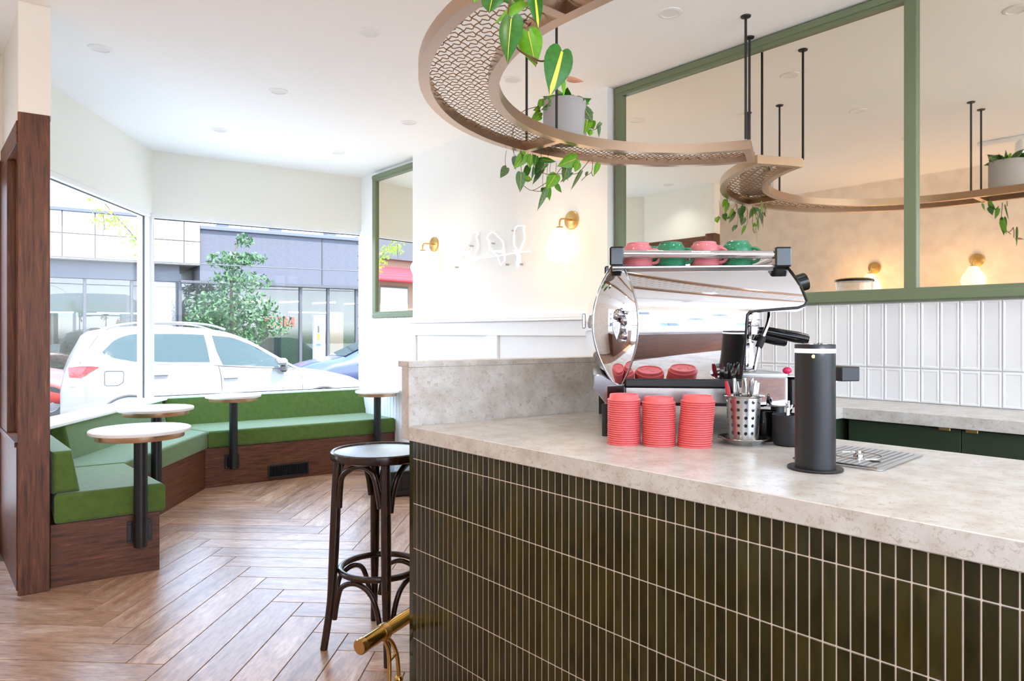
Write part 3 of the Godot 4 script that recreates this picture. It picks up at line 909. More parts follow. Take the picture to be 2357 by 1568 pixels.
func make_bar():
	# stone worktop round the three sides of the bar
	var edge = [Vector2(1.282, -1.3), Vector2(2.1, -1.3), Vector2(2.1, 0.92), Vector2(2.56, 1.325), Vector2(3.02, 1.263), Vector2(3.02, -1.3), Vector2(3.455, -1.3), Vector2(3.455, 1.68), Vector2(1.282, 1.983)]
	var ct = thing("stone_worktop", "speckled beige stone worktop running round the bar", "countertop", W(1.282, 0.891, 1.98))
	var sh = Transform3D(Basis(), -ct.position)
	part("top_slab", slab(edge, 0.891, CT, 0.002), "stone", ct, sh)
	var up = thing("stone_upstand", "low beige stone wall standing on the end of the bar beside the coffee machine", "low wall", W(1.282, 0.891, 1.985), -TH)
	part("wall_slab", bx(Vector3(0.84, 0.125, -0.03), Vector3(1.68, 0.25, 0.058), 0.0015), "stone", up)
	part("ledge", bx(Vector3(0.84, 0.2605, -0.045), Vector3(1.68, 0.021, 0.09), 0.0015), "stone", up)
	# tiled front
	var bf = thing("tiled_bar_front", "bar front of narrow upright olive green glazed tiles with pale joints", "bar", W(1.3, 0, 0.3))
	var sb = Transform3D(Basis(), -bf.position)
	var body = lim(1.2942, 2.05, 0.0, 0.89, -1.28, 1.975)
	part("grout_body", body, "tile_grout", bf, sb)
	part("end_panel", slab([Vector2(1.296, 1.976), Vector2(3.38, 1.69), Vector2(3.38, 1.99), Vector2(1.302, 2.012)], 0.0, 0.889), "olive_tile_4", bf, sb)
	var pitch = 0.025474
	var rows = [[0.83, 0.889], [0.6767, 0.83], [0.5234, 0.6767], [0.3701, 0.5234], [0.2168, 0.3701], [0.0635, 0.2168], [0.004, 0.0635]]
	var meshes = []
	for r in rows:
		meshes.append(bx(Vector3.ZERO, Vector3(0.008, r[1] - r[0] - 0.0026, pitch - 0.0027), 0.0011).mesh())
	var ca = deg_to_rad(41.45)
	var all = []
	for c in 128:
		var nc = 1.9792 - (c + 0.5) * pitch + pitch
		if nc < -1.27 or nc > 1.976:
			continue
		for ri in rows.size():
			var yc = (rows[ri][0] + rows[ri][1]) / 2.0
			var fw = 1.289 * sin(ca) + nc * cos(ca)
			var area = 0.0
			if fw > 0.3:
				var px = 1178.5 + 1571.0 * (1.289 * cos(ca) - nc * sin(ca)) / fw
				var py = 766.64 + 1571.0 * (1.26 - yc) / fw
				var hp = 0.5 * 1571.0 * (rows[ri][1] - rows[ri][0]) / fw
				if px < 2375 and py - hp < 1568:
					area = minf(2.0 * hp, 1568.0 - (py - hp)) / (fw * fw)
			all.append([area, ri, yc, nc])
	all.sort_custom(func(a, b): return a[0] > b[0])
	var rest = MB.new()
	for i in all.size():
		var a = all[i]
		if i < 296 and a[0] > 0.0:
			part("tile", meshes[a[1]], "olive_tile_%d" % rng.randi_range(0, 5), bf, Transform3D(Basis(), W(1.2967, a[2], a[3]) - bf.position))
		else:
			rest.box(W(1.2967, a[2], a[3]), Vector3(0.008, rows[a[1]][1] - rows[a[1]][0] - 0.0026, pitch - 0.0027), Basis(), 0.0011)
	part("tile_field", rest, "olive_tile_4", bf, sb).set_meta("kind", "stuff")
	# green cabinets under the back worktop
	var nb = [[0.405, 1.255], [-0.445, 0.405]]
	for i in 2:
		var cb = thing("base_cabinet", ["dark green base cabinet under the white tiles nearest the coffee machine", "dark green base cabinet under the white tiles at the right edge"][i], "cabinet", W(3.25, 0, (nb[i][0] + nb[i][1]) / 2.0), 0, "green base cabinets")
		var sc = Transform3D(Basis(), -cb.position)
		part("body", lim(3.075, 3.45, 0.1, 0.888, nb[i][0], nb[i][1]), "green_cabinet", cb, sc)
		part("plinth", lim(3.12, 3.45, 0.0, 0.1, nb[i][0], nb[i][1]), "black_matte", cb, sc)
		var mid = 0.831 if i == 0 else -0.02
		for d in [[nb[i][0] + 0.0015, mid - 0.0015, mid - 0.039], [mid + 0.0015, nb[i][1] - 0.0015, mid + 0.053]]:
			var dr = part("door", lim(3.056, 3.075, 0.105, 0.884, d[0], d[1], 0.0015), "green_cabinet", cb, sc)
			part("pull", lim(3.043, 3.06, 0.884, 0.8885, d[2] - 0.02, d[2] + 0.02, 0.001), "brass_satin", dr)
			part("pull_lip", lim(3.042, 3.0455, 0.877, 0.8885, d[2] - 0.02, d[2] + 0.02, 0.001), "brass_satin", dr)
	var lc = one("corner_cabinet", slab([Vector2(2.06, 0.95), Vector2(2.52, 1.36), Vector2(3.05, 1.29), Vector2(3.45, 1.257), Vector2(3.45, 1.66), Vector2(2.06, 1.85)], 0.0, 0.889), "green_cabinet", "dark green corner cabinet under the stone worktop behind the coffee machine", "cabinet")
	# brass foot rail
	var d = Vector3(0.9255, 0, -0.3786)
	var r0 = W(1.113, 0.222, 2.022)
	var fr = thing("brass_foot_rail", "polished brass foot rail with end cap beside the bar stool", "foot rail", r0)
	var m = MB.new()
	m.tube([d * 0.006, d * 1.25], 0.0245, 24, false, false)
	part("rail_tube", m, "brass", fr)
	m = MB.new()
	m.tube([Vector3.ZERO, d * 0.003, d * 0.02], [0.0225, 0.0262, 0.0262], 24)
	part("end_cap", m, "brass_satin", fr)
	m = MB.new()
	m.tube([d * 0.118, d * 0.123, d * 0.143, d * 0.148], [0.026, 0.029, 0.029, 0.026], 24)
	part("collar", m, "brass_satin", fr)
	var side = Vector3(-0.3786, 0, -0.9255) * -1.0
	var cpt = d * 0.133
	var br = MB.new()
	var p1 = smooth_path([cpt + Vector3(0, -0.026, 0), cpt + d * 0.025 + Vector3(0, -0.07, 0), cpt + d * 0.032 + Vector3(0, -0.13, 0), cpt + d * 0.030 + Vector3(0, -0.2, 0)], 5)
	var p2 = smooth_path([cpt + d * 0.012 + Vector3(0, -0.022, 0), cpt + d * 0.05 + Vector3(0, -0.06, 0), cpt + d * 0.078 + Vector3(0, -0.12, 0), cpt + d * 0.088 + Vector3(0, -0.2, 0)], 5)
	for pp in [p1, p2]:
		br.tube(pp, 0.0075, 8)
	br.tube([cpt + d * 0.033 + Vector3(0, -0.115, 0), cpt + d * 0.076 + Vector3(0, -0.105, 0)], 0.006, 8)
	part("bracket", br, "brass_satin", fr)
	var fb = MB.new()
	fb.ball(cpt + d * 0.030 + Vector3(0, -0.205, 0), Vector3(0.016, 0.016, 0.016))
	fb.ball(cpt + d * 0.088 + Vector3(0, -0.205, 0), Vector3(0.016, 0.016, 0.016))
	part("bracket_foot", fb, "brass", fr)

func make_shelf():
	var C = Vector2(2.36, 1.40)
	var Y0 = 2.185
	var Y1 = 2.233
	var t = thing("hanging_shelf", "curved bronze shelf with woven wire deck hanging from the ceiling over the bar", "shelf", W(2.36, Y0, 1.4))
	var sh = Transform3D(Basis(), -t.position)
	for ring in [[1.19, 1.15], [0.933, 0.893]]:
		var po = [Vector2(C.x - ring[0], -0.6)]
		po.append_array(arc(C, ring[0], 180, 25, 48))
		var pi_ = [Vector2(C.x - ring[1], -0.6)]
		pi_.append_array(arc(C, ring[1], 180, 25, 48))
		var m = MB.new()
		var cnt = po.size()
		for i in cnt - 1:
			var a = po[i]; var b = po[i + 1]; var c = pi_[i]; var e = pi_[i + 1]
			var na = (a - c).normalized(); var nb = (b - e).normalized()
			if i == 0:
				na = Vector2(-1, 0); nb = Vector2(-1, 0)
			var n3a = Vector3(na.x, 0, -na.y); var n3b = Vector3(nb.x, 0, -nb.y)
			var A0 = W(a.x, Y0, a.y); var B0 = W(b.x, Y0, b.y); var A1 = W(a.x, Y1, a.y); var B1 = W(b.x, Y1, b.y)
			var C0 = W(c.x, Y0, c.y); var E0 = W(e.x, Y0, e.y); var C1 = W(c.x, Y1, c.y); var E1 = W(e.x, Y1, e.y)
			m.tri(A0, A1, B1, n3a, n3a, n3b); m.tri(A0, B1, B0, n3a, n3b, n3b)
			m.tri(C0, E1, C1, -n3a, -n3b, -n3a); m.tri(C0, E0, E1, -n3a, -n3b, -n3b)
			m.quad(A1, C1, E1, B1)
			m.quad(A0, B0, E0, C0)
			if i == cnt - 2:
				m.quad(B0, B1, E1, E0)
		part("rim_band", m, "bronze", t, sh)
	# cross bars: at the start of the bend, the top of the arch and the wall end
	for a in [180.0, 90.0, 26.0]:
		var dv = Vector2(cos(deg_to_rad(a)), sin(deg_to_rad(a)))
		var mid = C + dv * 1.0415
		var m = MB.new()
		m.box(W(mid.x, (Y0 + Y1) / 2.0, mid.y), Vector3(0.225, Y1 - Y0 - 0.0005, 0.036), BY(a), 0.001)
		part("cross_bar", m, "bronze", t, sh)
	# crimped wires, woven over and under
	var wire = MB.new()
	var sp = 0.04
	var yw = 2.218
	for fam in 2:
		for i in range(-30, 100):
			var off = i * sp
			var run = []
			for k in range(-120, 320):
				var al = k * sp / 4.0
				var ph = PI * al / sp + PI * i
				var dy = 0.0055 * cos(ph) * (1.0 if fam == 0 else -1.0)
				var wob = 0.0045 * sin(2.0 * PI * al / sp + 0.6)
				var X = (al if fam == 0 else off + wob) + 1.0
				var N_ = off + wob if fam == 0 else al
				var ok = false
				if N_ < 1.4:
					ok = X > 1.195 and X < 1.45 and N_ > -0.55
				else:
					var q = Vector2(X, N_) - C
					var an = rad_to_deg(atan2(q.y, q.x))
					ok = q.length() > 0.92 and q.length() < 1.165 and an > 26.0 and an < 181.0
				if ok:
					run.append(W(X, yw + dy, N_))
				if (not ok or k == 319) and run.size() > 0:
					if run.size() > 2:
						wire.tube(run, 0.0019, 5, false, false)
					run = []
	part("wire_deck", wire, "bronze_wire", t, sh).set_meta("kind", "stuff")
	# rods to the ceiling
	for q in [[1.19, 1.43], [1.425, 1.43], [2.35, 2.335], [2.365, 2.565], [3.145, 1.79], [3.385, 1.905]]:
		var m = MB.new()
		m.tube([W(q[0], Y1, q[1]), W(q[0], CEIL - 0.002, q[1])], 0.0065, 12)
		var rd = part("hanging_rod", m, "black_matte", t, sh)
		m = MB.new()
		m.lathe([Vector2(0.0065, -0.008), Vector2(0.024, -0.006), Vector2(0.026, 0.0)], 20, Transform3D(Basis(), W(q[0], CEIL, q[1])))
		part("ceiling_rose", m, "black_matte", rd)

const LEAF_EDGE := [[0.0, 0.0], [-0.075, 0.07], [-0.125, 0.18], [-0.11, 0.31], [-0.03, 0.42], [0.09, 0.485], [0.23, 0.5], [0.38, 0.465], [0.52, 0.39], [0.65, 0.295], [0.77, 0.195], [0.87, 0.105], [0.94, 0.045], [1.0, 0.004]]

func leaf_mesh(ln, wd, curl, fold):
	# heart shaped blade from its stalk (origin) along +x, upper side +y
	var m = MB.new()
	var g = []
	var L = ln * 0.97
	for i in LEAF_EDGE.size():
		var e = LEAF_EDGE[i]
		var xm = L * maxf(e[0], 0.0) if i > 4 else L * 0.012 * i
		var row = []
		for j in range(-3, 4):
			var a = absf(j) / 3.0
			var x = lerpf(xm, L * e[0], a)
			var z = wd * e[1] * a * signf(j)
			var u = maxf(x / L, 0.0)
			row.append(Vector3(x, -curl * ln * u * u + fold * absf(z) * 0.5 - 0.5 * z * z / wd + 0.02 * wd * sin(7.0 * u) * a, z))
		g.append(row)
	m.grid(g)
	return m

func add_leaf(parent, a, off, rb):
	# a = [base, tip, width, kind, rib]
	var b = a[0] - off
	var tp = a[1] - off
	var ax = tp - b
	var ln = ax.length()
	var x = ax / ln
	var eye = (Vector3(0, 1.26, 0) - a[0]).normalized()
	var tilt = Vector3(rb.randf_range(-0.55, 0.55), rb.randf_range(-0.1, 0.6), rb.randf_range(-0.55, 0.55))
	var y = eye + tilt
	if a[2] > 0.05:
		y = eye + tilt * 0.5
	y = (y - x * y.dot(x)).normalized()
	var z = x.cross(y)
	var curl = rb.randf_range(0.02, 0.14)
	var m = leaf_mesh(ln, a[2], curl, rb.randf_range(-0.05, 0.22))
	var xf = Transform3D(Basis(x, y, z), b)
	var lf = part("leaf", m, ["leaf_deep", "leaf_light", "leaf_grey", "leaf_dry"][a[3]], parent, xf)
	if a[4] > 0:
		var rib = MB.new()
		var w0 = a[2] * (0.05 if a[4] == 1 else 0.17)
		var pts = [[0.02, 0.5], [0.25, 0.7], [0.55, 0.9], [0.8, 1.0], [0.99, 0.12]]
		if a[4] == 1:
			pts = [[0.02, 1.0], [0.3, 0.9], [0.6, 0.7], [0.85, 0.4], [0.99, 0.1]]
		var g = []
		for k in 17:
			var uu = k / 16.0 * 0.97 + 0.01
			var q = [uu * 0.97, lerp_list(pts, uu)]
			var yy = -curl * ln * uu * uu
			g.append([Vector3(ln * q[0], 0.0014 + yy, -w0 * 0.5 * q[1]), Vector3(ln * q[0], 0.0022 + yy, 0), Vector3(ln * q[0], 0.0014 + yy, w0 * 0.5 * q[1])])
		rib.grid(g)
		part("midrib", rib, "leaf_rib", lf)

func plant_pot(t, r, hh):
	var m = MB.new()
	m.lathe([Vector2(0.0, 0.0), Vector2(r * 0.96, 0.0), Vector2(r, 0.006), Vector2(r * 1.0, hh - 0.003), Vector2(r * 0.985, hh), Vector2(r * 0.93, hh), Vector2(r * 0.92, hh - 0.03), Vector2(0.0, hh - 0.035)], 40)
	part("pot", m, "pot_grey", t)
	m = MB.new()
	m.lathe([Vector2(0.0, hh - 0.022), Vector2(r * 0.5, hh - 0.018), Vector2(r * 0.92, hh - 0.026)], 24)
	part("soil", m, "soil", t)

func make_plants():
	var rb = RandomNumberGenerator.new()
	rb.seed = 77
	var t1 = thing("trailing_philodendron", "trailing green philodendron in grey pot at the bend of the hanging shelf", "potted plant", W(2.5, 2.233, 2.425))
	plant_pot(t1, 0.11, 0.2)
	for L in [LEAVES_ARCH, LEAVES_POT]:
		for a in L:
			add_leaf(t1, [a[0], a[1], a[2] * (1.25 if L == LEAVES_POT else 1.08), a[3], a[4]], t1.position, rb)
	for k in 14:
		var an = TAU * k / 14.0 + rb.randf_range(-0.2, 0.2)
		var b = t1.position + Vector3(cos(an) * 0.06, 0.19, sin(an) * 0.06)
		var tp = t1.position + Vector3(cos(an) * rb.randf_range(0.11, 0.15), rb.randf_range(0.17, 0.235), sin(an) * rb.randf_range(0.11, 0.15))
		add_leaf(t1, [b, tp, 0.055, rb.randi_range(0, 2), 0], t1.position, rb)
	# leaves on the far side of the bunch, turned towards the mirror
	for k in 14:
		var b = W(rb.randf_range(2.28, 2.66), rb.randf_range(1.98, 2.2), rb.randf_range(2.52, 2.64))
		var tp = b + Vector3(rb.randf_range(-0.015, 0.03), rb.randf_range(-0.075, -0.04), rb.randf_range(-0.05, 0.02))
		var ax = tp - b
		var x = ax.normalized()
		var y = (Vector3(1, 0.15, rb.randf_range(-0.5, 0.5))).normalized()
		y = (y - x * y.dot(x)).normalized()
		var xf = Transform3D(Basis(x, y, x.cross(y)), b - t1.position)
		part("leaf", leaf_mesh(ax.length() * 1.1, rb.randf_range(0.035, 0.055), 0.08, 0.1), ["leaf_deep", "leaf_light", "leaf_grey"][k % 3], t1, xf)
		var sv = MB.new()
		sv.tube(smooth_path([b - t1.position, b - t1.position + Vector3(-0.02, 0.03, 0.01), Vector3(b.x - t1.position.x - 0.01, -0.045, b.z - t1.position.z + 0.01)], 4), 0.0012, 5)
		part("vine", sv, "stem", t1)
	for L in [VINES_ARCH, VINES_POT]:
		for v in L:
			var m = MB.new()
			var pts = []
			for q in v:
				pts.append(q - t1.position)
			m.tube(smooth_path(pts, 5), 0.0016, 6)
			part("vine", m, "stem", t1)
	# how the vines leave the pot and cross the rim
	for e in [[Vector3(-0.05, 0.19, -0.04), Vector3(-0.16, 0.15, -0.16), Vector3(-0.22, -0.02, -0.17)], [Vector3(0.02, 0.19, -0.06), Vector3(0.06, 0.12, -0.16), Vector3(0.02, -0.03, -0.18)]]:
		var m = MB.new()
		m.tube(smooth_path(e, 6), 0.0018, 6)
		part("vine", m, "stem", t1)
	var t2 = thing("trailing_philodendron", "trailing philodendron with yellow striped leaves hanging nearest the camera", "potted plant", W(1.315, 2.233, 1.24))
	plant_pot(t2, 0.115, 0.19)
	for a in LEAVES_NEAR:
		add_leaf(t2, a, t2.position, rb)
	for k in 26:
		var an = TAU * k / 26.0 + rb.randf_range(-0.15, 0.15)
		var b = t2.position + Vector3(cos(an) * 0.05, 0.19, sin(an) * 0.05)
		var tp = t2.position + Vector3(cos(an) * rb.randf_range(0.1, 0.17), rb.randf_range(0.16, 0.26), sin(an) * rb.randf_range(0.1, 0.17))
		add_leaf(t2, [b, tp, 0.07, rb.randi_range(0, 2), rb.randi_range(0, 1)], t2.position, rb)
	# tails over the outer side of the shelf, away from the camera's frame
	for k in 4:
		var yy = 2.32 - 0.045 * k
		var b = W(1.12 + 0.01 * sin(k * 2.0), yy, 1.10 - 0.02 * k)
		var tp = b + Vector3(rb.randf_range(-0.06, 0.02), rb.randf_range(-0.08, -0.03), rb.randf_range(-0.05, 0.05))
		add_leaf(t2, [b, tp, 0.06, rb.randi_range(0, 2), 0], t2.position, rb)
	for v in VINES_NEAR:
		var m = MB.new()
		var pts = []
		for q in v:
			pts.append(q - t2.position)
		m.tube(smooth_path(pts, 5), 0.0024, 6)
		part("vine", m, "stem", t2)

func make_bench():
	var base = thing("banquette_base", "brown wooden banquette base running under the front windows", "bench", W(1.795, 0, 5.79))
	var sh = Transform3D(Basis(), -base.position)
	part("end_box", slab([Vector2(0.523, 4.03), Vector2(0.999, 3.966), Vector2(0.985, 4.70), Vector2(0.523, 4.70)], 0.0, 0.31), "wood_level", base, sh)
	part("angled_front", slab([Vector2(0.965, 4.72), Vector2(1.795, 5.79), Vector2(1.64, 6.30), Vector2(0.53, 4.72)], 0.0, 0.318), "wood_level", base, sh)
	part("long_front", slab([Vector2(1.797, 5.79), Vector2(3.435, 5.563), Vector2(3.435, 6.2), Vector2(1.66, 6.45)], 0.0, 0.32), "wood_level", base, sh)
	# black heating grille in the long front
	var vt = thing("floor_vent", "black louvred heating vent in the wooden bench front", "vent", S2(0.98, 0.078, -0.705), -TH)
	part("vent_frame", bx(Vector3(0, 0.05, 0.004), Vector3(0.345, 0.011, 0.012), 0.001), "black_matte", vt)
	part("vent_frame", bx(Vector3(0, -0.05, 0.004), Vector3(0.345, 0.011, 0.012), 0.001), "black_matte", vt)
	part("vent_frame", bx(Vector3(-0.167, 0, 0.004), Vector3(0.011, 0.09, 0.012), 0.001), "black_matte", vt)
	part("vent_frame", bx(Vector3(0.167, 0, 0.004), Vector3(0.011, 0.09, 0.012), 0.001), "black_matte", vt)
	part("vent_back", bx(Vector3(0, 0, -0.003), Vector3(0.33, 0.09, 0.004)), "slot_black", vt)
	for k in 24:
		part("slat", bx(Vector3(-0.155 + k * 0.0135, 0, 0.003), Vector3(0.003, 0.088, 0.009), 0.0, BY(25)), "black_matte", vt)
	# cushions
	one("seat_cushion", slab([Vector2(0.535, 4.012), Vector2(1.022, 3.944), Vector2(1.0, 4.73), Vector2(0.60, 4.79)], 0.312, 0.462, 0.022, 4), "velvet", "green velvet seat cushion on the end box beside the wooden post", "cushion", "green velvet seat cushions")
	one("seat_cushion", slab([Vector2(1.002, 4.736), Vector2(1.812, 5.776), Vector2(1.648, 6.335), Vector2(0.71, 5.0), Vector2(0.604, 4.796)], 0.32, 0.462, 0.022, 4), "velvet", "green velvet seat cushion under the angled window", "cushion", "green velvet seat cushions")
	one("seat_cushion", slab([Vector2(1.816, 5.772), Vector2(3.43, 5.548), Vector2(3.43, 6.12), Vector2(1.655, 6.365)], 0.322, 0.462, 0.022, 4), "velvet", "long green velvet seat cushion under the front window", "cushion", "green velvet seat cushions")
	# backs: profile (depth, height) swept along the wall
	var m = MB.new()
	# (x = towards the room, y = up); z runs along the wall
	var prof = [Vector2(0.0, 0.45), Vector2(0.155, 0.45), Vector2(0.085, 0.688), Vector2(0.0, 0.688)]
	m.prism(prof, 0.0, 1.83, Transform3D(Basis(BY(-TH) * Vector3(0, 0, 1), Vector3.UP, BY(-TH) * Vector3(-1, 0, 0)), S2(1.915, 0, -0.004)), 0.018, 4)
	one("back_cushion", m, "velvet", "long green velvet back cushion under the front window", "cushion", "green velvet back cushions")
	m = MB.new()
	var ba = Basis(Vector3.UP, deg_to_rad(55.0))
	m.prism([Vector2(0.04, 0.45), Vector2(0.17, 0.45), Vector2(0.125, 0.675), Vector2(0.04, 0.675)], 0.10, 1.66, Transform3D(Basis(ba * Vector3(0, 0, 1), Vector3.UP, ba * Vector3(-1, 0, 0)), W(AX, 0, AN)), 0.018, 4)
	one("back_cushion", m, "velvet", "green velvet back cushion under the angled window", "cushion", "green velvet back cushions")
	m = MB.new()
	m.prism([Vector2(0.528, 0.463), Vector2(0.648, 0.463), Vector2(0.612, 0.672), Vector2(0.528, 0.672)], -4.74, -4.022, Transform3D(), 0.02, 4)
	one("back_cushion", m, "velvet", "short green velvet back cushion against the wooden post", "cushion", "green velvet back cushions")

func make_table(x, nn, y, r, deg, label, wall):
	var t = thing("cafe_table", label, "table", W(x, 0, nn), deg, "small round pole tables")
	var m = MB.new()
	m.lathe([Vector2(0.0, y - 0.018), Vector2(r - 0.002, y - 0.018), Vector2(r, y - 0.015), Vector2(r, y - 0.003), Vector2(r - 0.003, y), Vector2(0.0, y)], 56)
	part("table_top", m, "table_white", t)
	m = MB.new()
	m.lathe([Vector2(0.0, y - 0.048), Vector2(r * 0.865, y - 0.048), Vector2(r * 0.87, y - 0.046), Vector2(r * 0.87, y - 0.018)], 56)
	part("rim_band", m, "table_band", t)
	m = MB.new()
	m.lathe([Vector2(0.0, wall[0]), Vector2(0.031, wall[0]), Vector2(0.0325, wall[0] + 0.0015), Vector2(0.0325, y - 0.048)], 28)
	part("pole", m, "black_metal", t)
	var br = part("bracket", bx(Vector3(0, wall[1], -0.06), Vector3(0.115, 0.115, 0.008), 0.002), "black_metal", t)
	part("clamp", bx(Vector3(0, wall[1], -0.043), Vector3(0.075, 0.09, 0.034), 0.004), "black_metal", br)
	var sc = MB.new()
	for sx in [-0.045, 0.045]:
		for sy in [-0.042, 0.042]:
			sc.lathe([Vector2(0, 0.003), Vector2(0.004, 0.002), Vector2(0.005, 0)], 10, Transform3D(Basis(Vector3.RIGHT, PI / 2), Vector3(sx, wall[1] + sy, -0.056)))
	part("screws", sc, "black_gloss", br)
	return t

func make_tables():
	make_table(0.897, 3.916, 0.768, 0.236, -TH, "round white pole table nearest the wooden post", [0.155, 0.222])
	make_table(1.232, 4.967, 0.765, 0.228, 52, "second round white pole table along the angled window", [0.14, 0.21])
	make_table(1.99, 5.698, 0.753, 0.214, -TH, "round white pole table in front of the long bench, near the corner", [0.15, 0.2])
	make_table(3.229, 5.527, 0.731, 0.2, -TH, "round white pole table at the far right end of the bench", [0.15, 0.2])

func make_stool():
	var c = W(1.44, 0, 2.443)
	var t = thing("bar_stool", "dark bentwood bar stool with round seat beside the tiled bar", "stool", c)
	var m = MB.new()
	m.lathe([Vector2(0.0, 0.752), Vector2(0.19, 0.752), Vector2(0.197, 0.756), Vector2(0.199, 0.768), Vector2(0.197, 0.783), Vector2(0.191, 0.787), Vector2(0.184, 0.786), Vector2(0.181, 0.781)], 56)
	part("seat_rim", m, "bentwood", t)
	m = MB.new()
	m.lathe([Vector2(0.182, 0.7815), Vector2(0.14, 0.779), Vector2(0.0, 0.777)], 56)
	part("seat", m, "bentwood", t)
	var tops = []
	var lg = []
	for k in 4:
		var a = atan2(0.2, -0.087) + k * PI / 2       # plan angle (x, z)
		var d = Vector3(cos(a), 0, sin(a))
		var pts = smooth_path([d * 0.168 + Vector3(0, 0.755, 0), d * 0.176 + Vector3(0, 0.55, 0), d * 0.185 + Vector3(0, 0.34, 0), d * 0.196 + Vector3(0, 0.18, 0), d * 0.222 + Vector3(0, 0.0, 0)], 5)
		m = MB.new()
		var rr = []
		for i in pts.size():
			var f = float(i) / (pts.size() - 1)
			rr.append(0.0175 + 0.0035 * sin(PI * minf(f * 1.3, 1.0)) - 0.003 * f)
		m.tube(pts, rr, 14)
		lg.append(part("leg", m, "bentwood", t))
		tops.append(d)
	for k in 4:
		var d1 = tops[k]
		var d2 = tops[(k + 1) % 4]
		var md = (d1 + d2).normalized()
		m = MB.new()
		m.tube(smooth_path([d1 * 0.163 + d2 * 0.02 + Vector3(0, 0.585, 0), d1 * 0.160 + d2 * 0.03 + Vector3(0, 0.655, 0), d1 * 0.15 + d2 * 0.05 + Vector3(0, 0.722, 0), md * 0.135 + Vector3(0, 0.738, 0), d2 * 0.15 + d1 * 0.05 + Vector3(0, 0.70, 0), d2 * 0.160 + d1 * 0.03 + Vector3(0, 0.64, 0), d2 * 0.163 + d1 * 0.02 + Vector3(0, 0.565, 0)], 6), 0.0115, 10)
		part("seat_arch", m, "bentwood", t)
		m = MB.new()
		m.tube(smooth_path([d1 * 0.182 + d2 * 0.022 + Vector3(0, 0.125, 0), d1 * 0.172 + d2 * 0.035 + Vector3(0, 0.20, 0), d1 * 0.155 + d2 * 0.06 + Vector3(0, 0.262, 0), md * 0.15 + Vector3(0, 0.285, 0), d2 * 0.155 + d1 * 0.06 + Vector3(0, 0.262, 0), d2 * 0.172 + d1 * 0.035 + Vector3(0, 0.20, 0), d2 * 0.182 + d1 * 0.022 + Vector3(0, 0.125, 0)], 6), 0.0105, 10)
		part("foot_arch", m, "bentwood", t)
	m = MB.new()
	var ring = []
	for k in 48:
		ring.append(Vector3(cos(TAU * k / 48.0) * 0.158, 0.308, sin(TAU * k / 48.0) * 0.158))
	m.tube(ring, 0.0125, 12, true)
	part("foot_ring", m, "bentwood", t)

func make_crate():
	var t = thing("black_crate", "black plastic crate of clear containers on the floor behind the bar stool", "crate", W(2.93, 0, 4.65), -20)
	part("crate_base", bx(Vector3(0, 0.03, 0), Vector3(0.46, 0.05, 0.36), 0.008), "black_matte", t)
	for s in [-1, 1]:
		part("crate_side", bx(Vector3(0, 0.12, s * 0.175), Vector3(0.46, 0.14, 0.012), 0.003), "black_matte", t)
		part("crate_side", bx(Vector3(s * 0.225, 0.12, 0), Vector3(0.012, 0.14, 0.35), 0.003), "black_matte", t)
		part("crate_rim", bx(Vector3(0, 0.192, s * 0.18), Vector3(0.48, 0.014, 0.026), 0.003), "black_matte", t)
	for k in 8:
		part("crate_rib", bx(Vector3(-0.2 + k * 0.057, 0.12, 0.184), Vector3(0.008, 0.14, 0.01), 0.002), "black_matte", t)
	var n = 0
	for i in 4:
		for j in 3:
			var m = MB.new()
			var hh = 0.09 + 0.02 * ((i * 7 + j * 3) % 3)
			m.lathe([Vector2(0.032, 0.0), Vector2(0.042, hh), Vector2(0.046, hh), Vector2(0.046, hh + 0.006), Vector2(0.040, hh + 0.006), Vector2(0.030, 0.004)], 18, Transform3D(Basis(Vector3(0.3, 0.2, 1).normalized(), 0.35 * sin(i * 2.3 + j)), t.position + BY(-20) * Vector3(-0.155 + i * 0.102, 0.145, -0.11 + j * 0.11)))
			one("clear_cup", m, "clear_plastic", "clear plastic cup in the black crate on the floor", "cup", "clear cups in the black crate")

func sconce(at, deg, label, bright):
	var t = thing("wall_sconce", label, "wall lamp", at, deg, "brass and opal glass wall sconces")
	# local +x leaves the wall
	var m = MB.new()
	m.lathe([Vector2(0.0, 0.014), Vector2(0.058, 0.014), Vector2(0.062, 0.011), Vector2(0.063, 0.0)], 40, Transform3D(Basis(Vector3(0, 0, 1), -PI / 2), Vector3.ZERO))
	part("wall_plate", m, "brass_satin", t)
	m = MB.new()
	m.tube(smooth_path([Vector3(0.01, 0, 0), Vector3(0.085, 0, 0), Vector3(0.112, -0.006, 0), Vector3(0.121, -0.03, 0), Vector3(0.121, -0.062, 0)], 6), 0.0062, 12)
	part("arm", m, "brass_satin", t)
	m = MB.new()
	m.lathe([Vector2(0.0, -0.056), Vector2(0.022, -0.057), Vector2(0.024, -0.062), Vector2(0.024, -0.07)], 24, Transform3D(Basis(), Vector3(0.121, 0, 0)))
	part("shade_holder", m, "brass_satin", t)
	m = MB.new()
	m.lathe([Vector2(0.012, -0.066), Vector2(0.036, -0.068), Vector2(0.046, -0.082), Vector2(0.07, -0.135), Vector2(0.098, -0.185), Vector2(0.104, -0.203), Vector2(0.100, -0.225), Vector2(0.082, -0.268), Vector2(0.066, -0.288), Vector2(0.05, -0.293), Vector2(0.0, -0.294)], 10, Transform3D(Basis(), Vector3(0.121, 0, 0)))
	part("glass_shade", m, "opal", t)
	var l = OmniLight3D.new()
	l.name = "sconce_lamp"
	l.position = Vector3(0.121, -0.19, 0)
	l.light_color = Color(1.0, 0.78, 0.52)
	l.light_energy = bright
	l.light_size = 0.09
	l.omni_range = 9.0
	l.omni_attenuation = 2.0
	l.shadow_enabled = true
	t.add_child(l)

